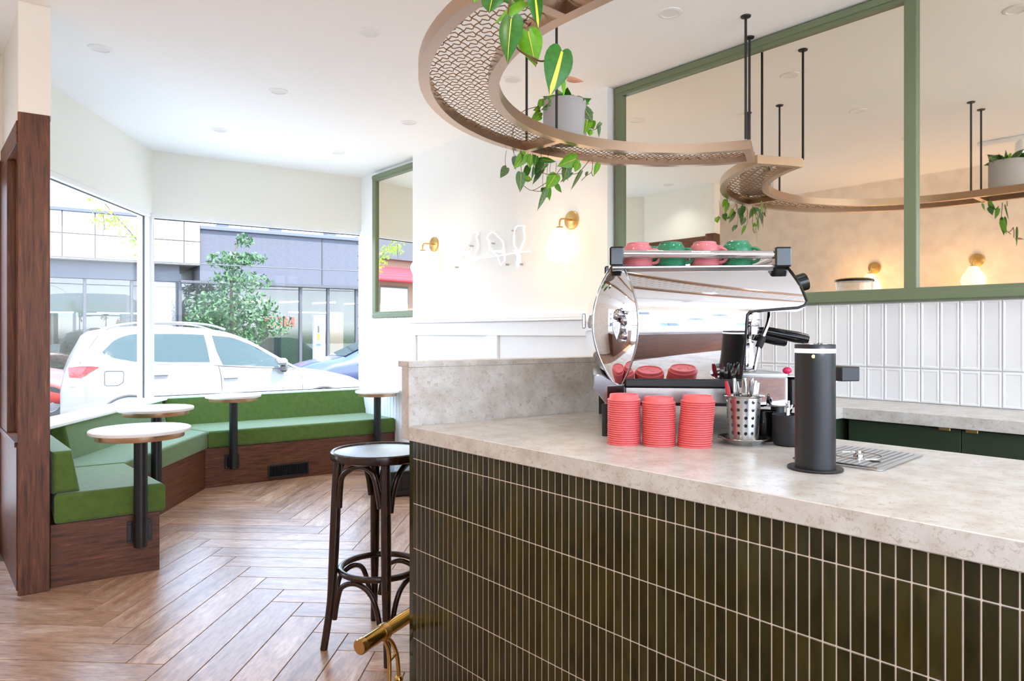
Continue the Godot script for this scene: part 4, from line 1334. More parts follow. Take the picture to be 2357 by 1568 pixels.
func make_lamps():
	sconce(W(3.38, 2.027, 3.209), 180, "brass wall sconce with white glass shade right of the bird sign", 0.06)
	sconce(W(3.38, 2.02, 4.833), 180, "brass wall sconce with white glass shade left of the bird sign", 0.06)
	sconce(W(-0.72, 1.955, 1.94), 0, "brass wall sconce on the plaster wall seen in the mirror at the right edge", 0.1)
	sconce(W(-0.72, 1.945, 2.86), 0, "brass wall sconce on the plaster wall seen in the mirror above the coffee machine", 0.1)
	# neon sign: three birds on a branch
	var t = thing("neon_bird_sign", "white neon sign of three birds perched on a branch", "neon sign", W(3.38, 1.8, 4.1))
	var sh = Transform3D(Basis(), -t.position)
	for b in BIRDS:
		var m = MB.new()
		m.tube(smooth_path(b, 5, true), 0.0062, 8, true)
		part("bird_tube", m, "neon", t, sh)
	var mb = MB.new()
	mb.tube(smooth_path(BRANCH, 6), 0.0062, 8)
	part("branch_tube", mb, "neon", t, sh)
	mb = MB.new()
	var lp = []
	for k in 16:
		lp.append(W(3.362, 1.845 + 0.012 * cos(TAU * k / 16.0), 4.238 + 0.012 * sin(TAU * k / 16.0)))
	mb.tube(lp, 0.005, 8, true)
	part("foot_loop", mb, "neon", t, sh)
	# clear backing cut to the birds and small standoffs
	for b in BIRDS:
		var cen = Vector3.ZERO
		for q in b:
			cen += q / b.size()
		var poly = []
		for q in smooth_path(b, 3, true):
			var dd = q - cen
			var e = cen + dd + dd.normalized() * 0.025
			poly.append(Vector2(e.z, e.y))
		var m = MB.new()
		m.prism(poly, 3.350, 3.354, Transform3D(Basis(Vector3(0, 0, 1), Vector3(0, 1, 0), Vector3(1, 0, 0)), Vector3.ZERO))
		part("clear_backing", m, "acrylic", t, sh)
	for q in [[1.955, 4.297], [1.95, 4.03], [2.02, 3.79], [1.80, 4.50], [1.775, 3.87], [1.765, 3.71]]:
		var m = MB.new()
		m.tube([W(3.38, q[0], q[1]), W(3.345, q[0], q[1])], 0.007, 12)
		part("standoff", m, "steel", t, sh)
	# recessed downlights
	var names = {
		"0.8_4.38": "recessed downlight left, in front of the angled window",
		"1.82_3.205": "recessed downlight in the middle of the ceiling, left of the hanging shelf",
		"2.83_3.205": "recessed downlight seen inside the curve of the hanging shelf",
		"2.83_2.02": "recessed downlight above the bar, at the top right beside the mirror frame",
		"1.82_5.52": "recessed downlight near the ceiling corner of the front window",
		"2.83_4.38": "recessed downlight in front of the bird sign wall",
		"2.83_5.52": "recessed downlight beside the small green framed mirror",
		"1.82_2.02": "recessed downlight above the hanging shelf, seen only in the mirror",
		"2.83_0.87": "recessed downlight seen in the mirror at the top right corner"}
	for x in [0.8, 1.82, 2.83]:
		for nn in [-1.45, -0.28, 0.87, 2.02, 3.205, 4.38, 5.52]:
			if x < 1.0 and nn > 5.0:
				continue
			var key = "%s_%s" % [str(x), str(nn)]
			downlight(x, nn, names.get(key, "recessed downlight in the ceiling near the camera, outside the picture"))
	# white ceiling track with spot heads, seen in the mirror
	var tr_ = thing("track_light", "white ceiling track with spot heads seen in the mirror", "track light", W(0.2, CEIL, 0.2))
	part("track", bx(Vector3(0, -0.018, 0), Vector3(0.035, 0.034, 3.0), 0.003), "trim_white", tr_)
	for z in [-1.2, -0.1, 1.0]:
		var hd = Node3D.new()
		hd.name = "spot_head"
		tr_.add_child(hd, true)
		hd.position = Vector3(0, -0.035, z)
		var m = MB.new()
		m.tube([Vector3(0, 0.0, 0), Vector3(0, -0.055, 0)], 0.011, 12)
		part("stem", m, "trim_white", hd)
		var dv = Vector3(0.62, -0.75, -0.2 * signf(z)).normalized()
		m = MB.new()
		var p0 = Vector3(0, -0.06, 0)
		m.tube([p0 - dv * 0.05, p0 - dv * 0.045, p0 + dv * 0.07, p0 + dv * 0.08], [0.03, 0.04, 0.05, 0.048], 24)
		part("can", m, "trim_white", hd)
		m = MB.new()
		m.tube([p0 + dv * 0.0805, p0 + dv * 0.0825], 0.042, 24)
		part("lens", m, "lamp_lens", hd)
		var l = SpotLight3D.new()
		l.name = "spot_lamp"
		l.position = p0 + dv * 0.1
		l.basis = Basis.looking_at(dv, Vector3.UP)
		l.light_color = Color(1.0, 0.94, 0.86)
		l.light_energy = 0.15
		l.spot_angle = 42.0
		l.spot_angle_attenuation = 1.0
		l.spot_range = 12.0
		l.spot_attenuation = 2.0
		l.light_size = 0.042
		l.shadow_enabled = true
		hd.add_child(l)

func lerp_list(L, y):
	# L = [[y, x], ...] ascending in y
	if y <= L[0][0]:
		return L[0][1]
	for i in L.size() - 1:
		if y <= L[i + 1][0]:
			return lerpf(L[i][1], L[i + 1][1], (y - L[i][0]) / (L[i + 1][0] - L[i][0]))
	return L[L.size() - 1][1]

func arc_x(y, x_end, x_mid):
	var u = clampf((y - 0.349) / 0.188, -1.0, 1.0)
	return lerpf(x_mid, x_end, u * u)

func bulge(y):
	var u = (y - 0.352) / 0.175
	if u > 0.0:
		return 0.024 - 1.9 * (y - 0.352) * (y - 0.352)
	return 0.024 * (1.0 - u * u)

func make_machine():
	var t = thing("espresso_machine", "chrome two group espresso machine with cups on top standing across the bar corner", "espresso machine", W(1.613, CT, 1.389), -47.75)
	var D = -0.63
	# side panel facing the camera, swelling outward in the middle
	var right = [[0.178, 0.405], [0.355, 0.417], [0.3835, 0.420], [0.3836, 0.560], [0.388, 0.575], [0.400, 0.588], [0.413, 0.591], [0.465, 0.576], [0.518, 0.549], [0.527, 0.545]]
	var ys = []
	for i in 19:
		ys.append(0.178 + (0.3835 - 0.178) * i / 18.0)
	for y in [0.3836, 0.388, 0.394, 0.400, 0.407, 0.413]:
		ys.append(y)
	for i in range(1, 13):
		ys.append(0.413 + (0.527 - 0.413) * i / 12.0)
	var m = MB.new()
	var g = []
	for y in ys:
		var x0 = arc_x(y, 0.05, 0.097)
		var x1 = lerp_list(right, y)
		var row = []
		for j in 15:
			row.append(Vector3(lerpf(x0, x1, j / 14.0), y, bulge(y)))
		g.append(row)
	m.grid(g)
	part("side_panel", m, "chrome", t)
	# black trim round the free edge
	m = MB.new()
	var tp = []
	for q in [[0.405, 0.180], [0.412, 0.27], [0.417, 0.355], [0.4195, 0.376], [0.4275, 0.3835], [0.50, 0.390], [0.565, 0.395], [0.584, 0.402], [0.5915, 0.414], [0.578, 0.462], [0.560, 0.500], [0.549, 0.520]]:
		tp.append(Vector3(q[0], q[1], bulge(q[1]) + 0.001))
	m.tube(tp, 0.0042, 8)
	part("panel_trim", m, "black_gloss", t)
	# lens shaped corner panel
	m = MB.new()
	g = []
	for i in 29:
		var y = 0.163 + (0.535 - 0.163) * i / 28.0
		var xa = arc_x(y, 0.026, -0.04)
		var xb = arc_x(y, 0.05, 0.097)
		var row = []
		for j in 15:
			var u = j / 14.0
			row.append(Vector3(lerpf(xa, xb, u), y, bulge(y) + 0.22 * (xb - xa) * (0.25 - (u - 0.5) * (u - 0.5)) + 0.003))
		g.append(row)
	m.grid(g)
	part("end_lens", m, "chrome", t)
	for side in 2:
		m = MB.new()
		var pts = []
		for i in 25:
			var y = 0.161 + (0.537 - 0.161) * i / 24.0
			pts.append(Vector3(arc_x(y, 0.026, -0.04) if side == 0 else arc_x(y, 0.05, 0.097), y, bulge(y) + 0.003))
		m.tube(pts, 0.0035, 8)
		part("lens_rim", m, "chrome_dark", t)
	# curved back
	m = MB.new()
	g = []
	for i in 25:
		var y = 0.165 + (0.54 - 0.165) * i / 24.0
		var row = []
		for j in 9:
			var u = j / 8.0
			row.append(Vector3(arc_x(y, 0.022, -0.042) - 0.026 * sin(PI * clampf(u * 1.25, 0.0, 1.0) * 0.5) * (1.0 - 0.5 * absf(y - 0.35) / 0.19), y, lerpf(bulge(y), D, u)))
		g.append(row)
	m.grid(g, true)
	part("back_panel", m, "chrome", t)
	part("back_clip", bx(Vector3(-0.068, 0.36, -0.2), Vector3(0.012, 0.05, 0.03), 0.003), "chrome_dark", t)
	# body inside the panels
	part("body", bx(Vector3(0.22, 0.35, D / 2 - 0.025), Vector3(0.39, 0.34, -D - 0.05)), "steel_fine", t)
	m = MB.new()
	m.prism([Vector2(0.415, 0.386), Vector2(0.57, 0.394), Vector2(0.586, 0.404), Vector2(0.588, 0.414), Vector2(0.546, 0.516), Vector2(0.415, 0.522)], D, -0.042)
	part("hood", m, "steel_fine", t)
	part("far_panel", bx(Vector3(0.235, 0.35, D - 0.006), Vector3(0.36, 0.35, 0.012), 0.004), "chrome", t)
	# tray and rail for cups
	part("cup_tray", bx(Vector3(0.285, 0.524, D / 2 - 0.012), Vector3(0.53, 0.008, -D - 0.01), 0.002), "steel", t)
	for e in [[0.034, 0.5565, 0.044, 0.060], [0.5285, 0.5485, 0.049, 0.060]]:
		for z in [-0.014, D + 0.0]:
			m = MB.new()
			m.box(Vector3(e[0], e[1], z), Vector3(e[2], e[3], 0.042), Basis(), 0.005)
			part("rail_block", m, "black_gloss", t)
	for z in [-0.014, D]:
		m = MB.new()
		m.tube([Vector3(0.055, 0.565, z), Vector3(0.506, 0.557, z)], 0.0125, 18)
		part("cup_rail", m, "chrome", t)
	for x in [[0.034, 0.565], [0.528, 0.557]]:
		m = MB.new()
		m.tube([Vector3(x[0], x[1], -0.034), Vector3(x[0], x[1], D + 0.02)], 0.0125, 18)
		part("cup_rail", m, "chrome", t)
	# base
	m = MB.new()
	m.prism([Vector2(-0.037, 0.19), Vector2(-0.012, 0.192), Vector2(0.041, 0.161), Vector2(0.058, 0.163), Vector2(0.058, 0.095), Vector2(0.001, 0.10), Vector2(-0.037, 0.147)], D, 0.004, Transform3D(), 0.003)
	part("base_ear", m, "chrome_dark", t)
	m = MB.new()
	m.prism([Vector2(0.005, 0.156), Vector2(0.043, 0.158), Vector2(0.056, 0.160), Vector2(0.056, 0.097), Vector2(0.005, 0.103)], 0.004, 0.009, Transform3D(), 0.001)
	part("ear_cap", m, "black_gloss", t)
	part("base_panel", bx(Vector3(0.215, 0.130, D / 2), Vector3(0.31, 0.048, -D), 0.003), "steel", t)
	part("base_strip", bx(Vector3(0.232, 0.166, D / 2 + 0.004), Vector3(0.345, 0.022, -D + 0.008), 0.003), "black_matte", t)
	part("underside", bx(Vector3(0.25, 0.10, D / 2), Vector3(0.46, 0.012, -D - 0.06)), "black_matte", t)
	# drip tray
	part("drip_tray", bx(Vector3(0.474, 0.143, D / 2), Vector3(0.142, 0.09, -D), 0.004), "chrome", t)
	part("drip_end", bx(Vector3(0.558, 0.142, D / 2), Vector3(0.028, 0.094, -D), 0.01), "black_gloss", t)
	part("drip_rim", bx(Vector3(0.485, 0.190, D / 2), Vector3(0.172, 0.005, -D + 0.006), 0.001), "steel_fine", t)
	var gr = MB.new()
	for k in 22:
		gr.box(Vector3(0.48, 0.194, -0.02 - k * 0.0275), Vector3(0.13, 0.004, 0.014))
	part("drip_grille", gr, "steel", t)
	for q in [[0.0, -0.012], [0.0, D + 0.03], [0.52, -0.03], [0.52, D + 0.03]]:
		m = MB.new()
		m.lathe([Vector2(0.0, 0.0), Vector2(0.011 if q[0] < 0.1 else 0.018, 0.0), Vector2(0.012 if q[0] < 0.1 else 0.02, 0.1), Vector2(0.0, 0.1)], 16, Transform3D(Basis(), Vector3(q[0], 0, q[1])))
		part("foot", m, "black_matte", t)
	# steam knob
	m = MB.new()
	var k0 = Vector3(0.562, 0.464, -0.07)
	var kd = Vector3(0.95, 0.28, 0.0).normalized()
	m.tube([k0, k0 + kd * 0.012, k0 + kd * 0.014, k0 + kd * 0.054, k0 + kd * 0.058], [0.018, 0.018, 0.0265, 0.0275, 0.025], 24)
	part("steam_knob", m, "black_gloss", t)
	m = MB.new()
	k0 = Vector3(0.562, 0.464, -0.55)
	m.tube([k0, k0 + kd * 0.012, k0 + kd * 0.014, k0 + kd * 0.054, k0 + kd * 0.058], [0.018, 0.018, 0.0265, 0.0275, 0.025], 24)
	part("steam_knob", m, "black_gloss", t)
	# groups with portafilters
	for q in [[-0.19, 0.0], [-0.43, -0.012]]:
		var z = q[0]
		m = MB.new()
		m.lathe([Vector2(0.0, 0.342), Vector2(0.034, 0.342), Vector2(0.036, 0.346), Vector2(0.036, 0.362), Vector2(0.039, 0.364), Vector2(0.039, 0.386), Vector2(0.03, 0.392), Vector2(0.0, 0.392)], 24, Transform3D(Basis(), Vector3(0.472, 0, z)))
		var gp = part("group_head", m, "chrome", t)
		m = MB.new()
		m.lathe([Vector2(0.0, 0.300), Vector2(0.014, 0.300), Vector2(0.02, 0.312), Vector2(0.034, 0.316), Vector2(0.0355, 0.34), Vector2(0.0, 0.341)], 24, Transform3D(Basis(), Vector3(0.472, 0, z)))
		m.tube([Vector3(0.472, 0.30, z - 0.012), Vector3(0.472, 0.282, z - 0.014)], 0.006, 10)
		m.tube([Vector3(0.472, 0.30, z + 0.012), Vector3(0.472, 0.282, z + 0.014)], 0.006, 10)
		part("filter_basket", m, "chrome", gp)
		m = MB.new()
		var dd = Vector3(0.93, -0.20, 0.22).normalized()
		var p0 = Vector3(0.498, 0.331 + q[1], z + 0.008)
		m.tube([p0, p0 + dd * 0.018, p0 + dd * 0.03, p0 + dd * 0.06, p0 + dd * 0.12, p0 + dd * 0.152, p0 + dd * 0.158], [0.009, 0.012, 0.0155, 0.0165, 0.0185, 0.016, 0.010], 16)
		part("filter_handle", m, "black_gloss", gp)
	# steam wand nearest the camera
	m = MB.new()
	m.tube(smooth_path([Vector3(0.502, 0.392, -0.05), Vector3(0.497, 0.355, -0.045), Vector3(0.484, 0.320, -0.04), Vector3(0.470, 0.290, -0.036), Vector3(0.462, 0.255, -0.034), Vector3(0.453, 0.212, -0.03)], 5), 0.0062, 12)
	var sw = part("steam_wand", m, "chrome", t)
	m = MB.new()
	m.tube([Vector3(0.4795, 0.309, -0.039), Vector3(0.4655, 0.276, -0.0355)], 0.0108, 14)
	part("grip", m, "black_rubber", sw)
	m = MB.new()
	m.tube([Vector3(0.4545, 0.219, -0.0306), Vector3(0.4522, 0.207, -0.03)], [0.0078, 0.0068], 12)
	part("nozzle", m, "chrome_dark", sw)
	# emblem: a seated lion holding a shield, in relief
	m = MB.new()
	var z0 = bulge(0.35) + 0.034
	m.ball(Vector3(0.046, 0.335, z0), Vector3(0.014, 0.032, 0.009), Basis(Vector3(0, 0, 1), 0.12))
	m.ball(Vector3(0.036, 0.376, z0 + 0.003), Vector3(0.015, 0.016, 0.010))
	m.ball(Vector3(0.028, 0.371, z0 + 0.007), Vector3(0.008, 0.0075, 0.006))
	m.ball(Vector3(0.045, 0.388, z0 + 0.001), Vector3(0.005, 0.007, 0.004))
	m.ball(Vector3(0.056, 0.381, z0 - 0.002), Vector3(0.011, 0.005, 0.004), Basis(Vector3(0, 0, 1), -0.3))
	m.ball(Vector3(0.051, 0.358, z0 + 0.001), Vector3(0.011, 0.018, 0.009), Basis(Vector3(0, 0, 1), 0.3))
	m.ball(Vector3(0.052, 0.312, z0 + 0.002), Vector3(0.012, 0.016, 0.009))
	m.ball(Vector3(0.047, 0.297, z0 + 0.002), Vector3(0.012, 0.006, 0.007))
	m.tube([Vector3(0.060, 0.33, z0), Vector3(0.058, 0.31, z0 + 0.002), Vector3(0.055, 0.296, z0 + 0.002)], 0.0045, 10)
	part("lion_emblem", m, "chrome_dark", t)
	m = MB.new()
	m.prism([Vector2(0.017, 0.352), Vector2(0.030, 0.357), Vector2(0.043, 0.350), Vector2(0.040, 0.322), Vector2(0.031, 0.296), Vector2(0.024, 0.312), Vector2(0.018, 0.330)], z0 + 0.004, z0 + 0.010, Transform3D(), 0.002)
	for k in 3:
		m.tube([Vector3(0.024 + 0.005 * k, 0.348, z0 + 0.0105), Vector3(0.027 + 0.003 * k, 0.318, z0 + 0.0105)], 0.0014, 6)
	part("emblem_shield", m, "chrome_dark", t)
	return t

func mug_mesh(mh):
	# cup standing on its rim, foot up, with rings in the glaze
	var m = MB.new()
	var pr = [Vector2(0.040, 0.0), Vector2(0.0445, 0.0), Vector2(0.045, 0.003)]
	for k in 9:
		var y = 0.006 + k * 0.0058
		pr.append(Vector2(0.0462 + 0.0012 * sin(k * 0.35), y))
		pr.append(Vector2(0.0453 + 0.0012 * sin(k * 0.35), y + 0.0026))
	pr.append_array([Vector2(0.0445, 0.0605), Vector2(0.0405, 0.068), Vector2(0.036, 0.0715), Vector2(0.0355, 0.077), Vector2(0.033, 0.0785), Vector2(0.03, 0.0765), Vector2(0.0, 0.0755)])
	m.lathe(pr, 40)
	return m

func make_cups_and_tools(mc):
	var T = mc.transform
	var k = 0
	for q in [[0.104, "mug_pink", "upturned pink ribbed mug at the left end of the machine's cup rail"], [0.207, "mug_green", "upturned green ribbed mug between the two pink mugs"], [0.312, "mug_pink", "upturned pink ribbed mug between the two green mugs"], [0.412, "mug_green", "upturned green ribbed mug at the right end of the machine's cup rail"]]:
		var o = thing("coffee_mug", q[2], "mug", T * Vector3(q[0], 0.528, -0.082), -47.75 - 20.0 - k * 4.0, "upturned mugs on the espresso machine")
		part("mug_body", mug_mesh(0.08), q[1], o)
		var hm = MB.new()
		hm.tube(smooth_path([Vector3(0.043, 0.012, 0), Vector3(0.060, 0.014, 0), Vector3(0.071, 0.028, 0), Vector3(0.068, 0.046, 0), Vector3(0.054, 0.055, 0), Vector3(0.042, 0.052, 0)], 5), 0.0052, 10)
		part("handle", hm, q[1], o)
		k += 1
	# second row, mostly hidden behind the first
	for q in [[0.155, "mug_green"], [0.36, "mug_pink"]]:
		var o = thing("coffee_mug", "upturned %s mug in the second row behind the cup rail" % ["pink" if q[1] == "mug_pink" else "green"][0], "mug", T * Vector3(q[0], 0.528, -0.19), 20, "upturned mugs on the espresso machine")
		part("mug_body", mug_mesh(0.08), q[1], o)
		var hm = MB.new()
		hm.tube(smooth_path([Vector3(0.043, 0.012, 0), Vector3(0.060, 0.014, 0), Vector3(0.071, 0.028, 0), Vector3(0.068, 0.046, 0), Vector3(0.054, 0.055, 0), Vector3(0.042, 0.052, 0)], 5), 0.0052, 10)
		part("handle", hm, q[1], o)
	# milk jug and small things on the drip tray
	var o1 = thing("milk_jug", "steel milk jug standing under the group head on the drip tray", "jug", T * Vector3(0.445, 0.197, -0.11), 0)
	var m = MB.new()
	m.lathe([Vector2(0.0, 0.0), Vector2(0.030, 0.0), Vector2(0.034, 0.006), Vector2(0.033, 0.03), Vector2(0.026, 0.07), Vector2(0.028, 0.092), Vector2(0.026, 0.092), Vector2(0.024, 0.07), Vector2(0.03, 0.03), Vector2(0.0, 0.006)], 28)
	part("jug_body", m, "chrome", o1)
	m = MB.new()
	m.tube(smooth_path([Vector3(-0.026, 0.085, 0), Vector3(-0.05, 0.08, 0), Vector3(-0.055, 0.045, 0), Vector3(-0.034, 0.02, 0)], 5), 0.0035, 8)
	part("handle", m, "chrome", o1)
	var o2 = thing("shot_glass", "small glass with metal band at the back of the machine's drip tray", "glass", T * Vector3(0.505, 0.197, -0.30), 0)
	m = MB.new()
	m.lathe([Vector2(0.0, 0.0), Vector2(0.022, 0.0), Vector2(0.025, 0.045), Vector2(0.0235, 0.045), Vector2(0.02, 0.004), Vector2(0.0, 0.004)], 20)
	part("glass_body", m, "clear_plastic", o2)
	m = MB.new()
	m.lathe([Vector2(0.0255, 0.036), Vector2(0.027, 0.038), Vector2(0.027, 0.05), Vector2(0.0, 0.052)], 20)
	part("metal_band", m, "chrome", o2)
	var o3 = thing("magenta_scraper", "small magenta silicone scraper lying on the machine's drip tray", "scraper", T * Vector3(0.557, 0.193, -0.06), 10)
	m = MB.new()
	m.ball(Vector3(0, 0.011, 0), Vector3(0.019, 0.0105, 0.013))
	part("head", m, "magenta", o3)
	# grinder standing behind the machine; its hopper shows in the mirror
	var gd = thing("coffee_grinder", "coffee grinder with black lidded clear hopper standing behind the espresso machine", "grinder", W(2.78, CT, 1.66), -TH)
	part("grinder_body", bx(Vector3(0, 0.19, 0.01), Vector3(0.12, 0.36, 0.15), 0.02), "black_gloss", gd)
	part("grinder_base", bx(Vector3(0.0, 0.012, 0.02), Vector3(0.14, 0.024, 0.2), 0.008), "black_gloss", gd)
	m = MB.new()
	m.lathe([Vector2(0.035, 0.37), Vector2(0.06, 0.44), Vector2(0.095, 0.50), Vector2(0.1, 0.62), Vector2(0.097, 0.62), Vector2(0.09, 0.5), Vector2(0.03, 0.37)], 32)
	part("hopper", m, "clear_plastic", gd)
	m = MB.new()
	m.lathe([Vector2(0.0, 0.638), Vector2(0.08, 0.637), Vector2(0.104, 0.63), Vector2(0.106, 0.618), Vector2(0.0, 0.618)].map(func(a): return a), 32)
	part("hopper_lid", m, "black_gloss", gd)
	m = MB.new()
	m.tube([Vector3(0, 0.28, 0.08), Vector3(0, 0.27, 0.12)], 0.012, 10)
	part("spout", m, "black_matte", gd)

func nth(k):
	return "%d%s" % [k, "th" if k > 3 and k < 21 else ["th", "st", "nd", "rd"][k % 10] if k % 10 < 4 else "th"]

func lid_mesh():
	var m = MB.new()
	m.lathe([Vector2(0.0455, 0.0), Vector2(0.0472, 0.0005), Vector2(0.0478, 0.0022), Vector2(0.0472, 0.0042), Vector2(0.0462, 0.0052), Vector2(0.0435, 0.0058), Vector2(0.0425, 0.0075), Vector2(0.0412, 0.0165), Vector2(0.0400, 0.0185), Vector2(0.0380, 0.0180), Vector2(0.0365, 0.0150), Vector2(0.0, 0.0135)], 40)
	return m

func make_lids():
	var lm = lid_mesh().mesh()
	var st = [
		["left", W(1.551, CT, 1.267), 21, Vector3(0.00002, 0, 0.00001)],
		["middle", W(1.609, CT, 1.186), 20, Vector3(-0.00008, 0, 0.0)],
		["right", W(1.665, CT, 1.106), 21, Vector3(0.0004, 0, 0.00035)]]
	for s in st:
		var n_ = s[2]
		for i in n_:
			var topm = i == n_ - 1
			var lab = "topmost pink plastic cup lid of the %s stack on the bar" % s[0] if topm else "pink plastic cup lid, %s from the bottom of the %s stack on the bar" % [nth(i + 1), s[0]]
			var o = thing("cup_lid", lab, "cup lid", s[1] + Vector3(0, i * 0.00625, 0) + s[3] * i + Vector3(rng.randf_range(-0.0004, 0.0004), 0, rng.randf_range(-0.0004, 0.0004)), rng.randf_range(0, 360), "pink lids in the %s stack" % s[0])
			part("lid_shell", lm, "lid_top" if topm else "lid_pink", o)
			if topm:
				var m = MB.new()
				m.lathe([Vector2(0.0, 0.0155), Vector2(0.006, 0.0155), Vector2(0.0075, 0.0145), Vector2(0.0085, 0.0140)], 16, Transform3D(Basis(), Vector3(-0.012, 0, 0)))
				m.box(Vector3(0.022, 0.0142, 0), Vector3(0.014, 0.003, 0.028), Basis(), 0.0012)
				part("sip_dome", m, "lid_top", o)

func spoon_handle(bent, w0, w1, ln):
	var m = MB.new()
	var g = []
	for i in 9:
		var u = i / 8.0
		var w = lerpf(w0, w1, pow(u, 1.6)) * 0.5
		if i == 8:
			w *= 0.55
		elif i == 7:
			w *= 0.95
		var z = bent * u * u
		g.append([Vector3(-w, ln * u, z - 0.0008), Vector3(-w * 0.6, ln * u, z + 0.0008), Vector3(w * 0.6, ln * u, z + 0.0008), Vector3(w, ln * u, z - 0.0008)])
	m.grid(g)
	m.grid(g.map(func(r): return r.map(func(p): return p - Vector3(0, 0, 0.0014))), true)
	return m

func make_counter_things():
	# perforated steel holder with spoons on a steel dish
	var c = W(1.803, CT, 1.034)
	var dish = thing("steel_dish", "round steel dish under the perforated spoon holder", "dish", c)
	var m = MB.new()
	m.lathe([Vector2(0.0, 0.001), Vector2(0.042, 0.001), Vector2(0.052, 0.012), Vector2(0.071, 0.021), Vector2(0.072, 0.0195), Vector2(0.053, 0.009), Vector2(0.044, 0.0), Vector2(0.0, 0.0)].map(func(a): return a), 44)
	part("dish_shell", m, "steel_fine", dish)
	var hd = thing("spoon_holder", "perforated steel spoon holder between pink lids and black tower", "cutlery holder", c + Vector3(0, 0.002, 0))
	m = MB.new()
	var NA = 14
	var NR = 6
	var y0 = 0.0; var y1 = 0.133
	for a in NA:
		for r in NR:
			var ring = []
			var hole = []
			for k in 8:
				var ku = [-1, 0, 1, 1, 1, 0, -1, -1][k]
				var kv = [-1, -1, -1, 0, 1, 1, 1, 0][k]
				ring.append(Vector2(a + 0.5 + ku * 0.5, (r + 0.5 + kv * 0.5) / NR))
				var an = atan2(kv, ku)
				hole.append(Vector2(a + 0.5 + cos(an) * 0.0052 / (0.048 * TAU / NA), (r + 0.5 + sin(an) * 0.0052 / (0.133 / NR)  / 1.0) / NR))
			for k in 8:
				var q = [ring[k], ring[(k + 1) % 8], hole[(k + 1) % 8], hole[k]]
				var pv = []
				var pn = []
				for e in q:
					var an = TAU * e.x / NA
					var rr = lerpf(0.0405, 0.0485, e.y)
					pv.append(Vector3(cos(an) * rr, lerpf(y0, y1, e.y), sin(an) * rr))
					pn.append(Vector3(cos(an), -0.06, sin(an)).normalized())
				m.tri(pv[0], pv[2], pv[1], pn[0], pn[2], pn[1])
				m.tri(pv[0], pv[3], pv[2], pn[0], pn[3], pn[2])
	part("perforated_wall", m, "steel", hd)
	m = MB.new()
	m.lathe([Vector2(0.0485, 0.133), Vector2(0.0495, 0.1345), Vector2(0.058, 0.1365), Vector2(0.0585, 0.138), Vector2(0.057, 0.139), Vector2(0.048, 0.136), Vector2(0.047, 0.133)], 40)
	part("holder_rim", m, "steel_fine", hd)
	m = MB.new()
	m.lathe([Vector2(0.0, 0.003), Vector2(0.0405, 0.003), Vector2(0.0405, 0.0), Vector2(0.0, 0.0)].map(func(a): return a), 28)
	part("holder_floor", m, "steel_fine", hd)
	var right = Vector3(0.7496, 0, 0.662)
	var fwd = Vector3(0.662, 0, -0.7496)
	var sp = [[-0.030, -0.26, 0.0, "red_handle"], [-0.014, -0.14, 0.005, ""], [-0.004, -0.09, 0.018, ""], [0.002, -0.03, -0.012, ""], [0.010, 0.0, 0.01, ""], [0.014, 0.03, 0.024, ""], [0.020, 0.05, -0.005, ""], [0.027, 0.10, 0.012, ""], [0.030, 0.16, -0.012, ""], [0.024, 0.10, -0.02, ""]]
	for i in sp.size():
		var q = sp[i]
		var b = c + Vector3(0, 0.02, 0) + right * (q[0] * 0.55) + fwd * q[2]
		var o = thing("spoon", "red handled spoon leaning left in the perforated holder" if q[3] != "" else "steel spoon handle, %s from the left in the perforated holder" % nth(i + 1), "spoon", b, 0, "spoons in the perforated holder")
		var tilt = Basis(fwd, q[1] * 0.8)
		var hm = spoon_handle(0.006, 0.005, 0.0165, 0.165 + 0.006 * sin(i * 2.1))
		part("handle", hm, "steel_fine" if q[3] == "" else "red_handle", o, Transform3D(tilt * BY(-41.45 + 14.0 * sin(i * 1.7)), Vector3.ZERO))
	# black pot of teaspoons
	var bc = W(1.879, CT, 0.937)
	var bp = thing("black_cup", "black cup full of teaspoons beside the black tower", "cup", bc)
	m = MB.new()
	m.lathe([Vector2(0.0, 0.0), Vector2(0.034, 0.0), Vector2(0.040, 0.004), Vector2(0.043, 0.014), Vector2(0.0435, 0.088), Vector2(0.0415, 0.089), Vector2(0.040, 0.012), Vector2(0.0, 0.008)], 36)
	part("cup_body", m, "black_matte", bp)
	for i in 8:
		var an = TAU * i / 8.0 + 0.4
		var b = bc + Vector3(cos(an) * 0.018, 0.012, sin(an) * 0.018)
		var o = thing("teaspoon", "small steel teaspoon standing in the black cup", "teaspoon", b, 0, "teaspoons in the black cup")
		var tl = Basis(Vector3(sin(an), 0, -cos(an)).normalized(), -0.16 - 0.05 * (i % 3))
		var hm = spoon_handle(0.003, 0.005, 0.011, 0.104 + 0.004 * (i % 4))
		part("handle", hm, "chrome", o, Transform3D(tl * BY(-41.0 + 10.0 * (i % 3)), Vector3.ZERO))
	# black milk jug shape behind the holder
	var kb = thing("knock_bin", "round black bin behind the spoon holder against the machine", "bin", W(1.905, CT, 1.025))
	m = MB.new()
	m.lathe([Vector2(0.0, 0.0), Vector2(0.03, 0.0), Vector2(0.033, 0.005), Vector2(0.036, 0.09), Vector2(0.034, 0.09), Vector2(0.03, 0.006), Vector2(0.0, 0.005)], 28)
	part("bin_body", m, "black_gloss", kb)
	# black tap tower with light ring
	var tw = W(1.596, CT, 0.731)
	var t = thing("tap_tower", "tall black cylindrical tap tower with white light ring on the bar", "tap tower", tw, -41.45)
	m = MB.new()
	m.lathe([Vector2(0.0, 0.0), Vector2(0.0605, 0.0), Vector2(0.0615, 0.0015), Vector2(0.0615, 0.0045), Vector2(0.060, 0.006), Vector2(0.045, 0.006)], 56)
	part("base_flange", m, "black_metal", t)
	m = MB.new()
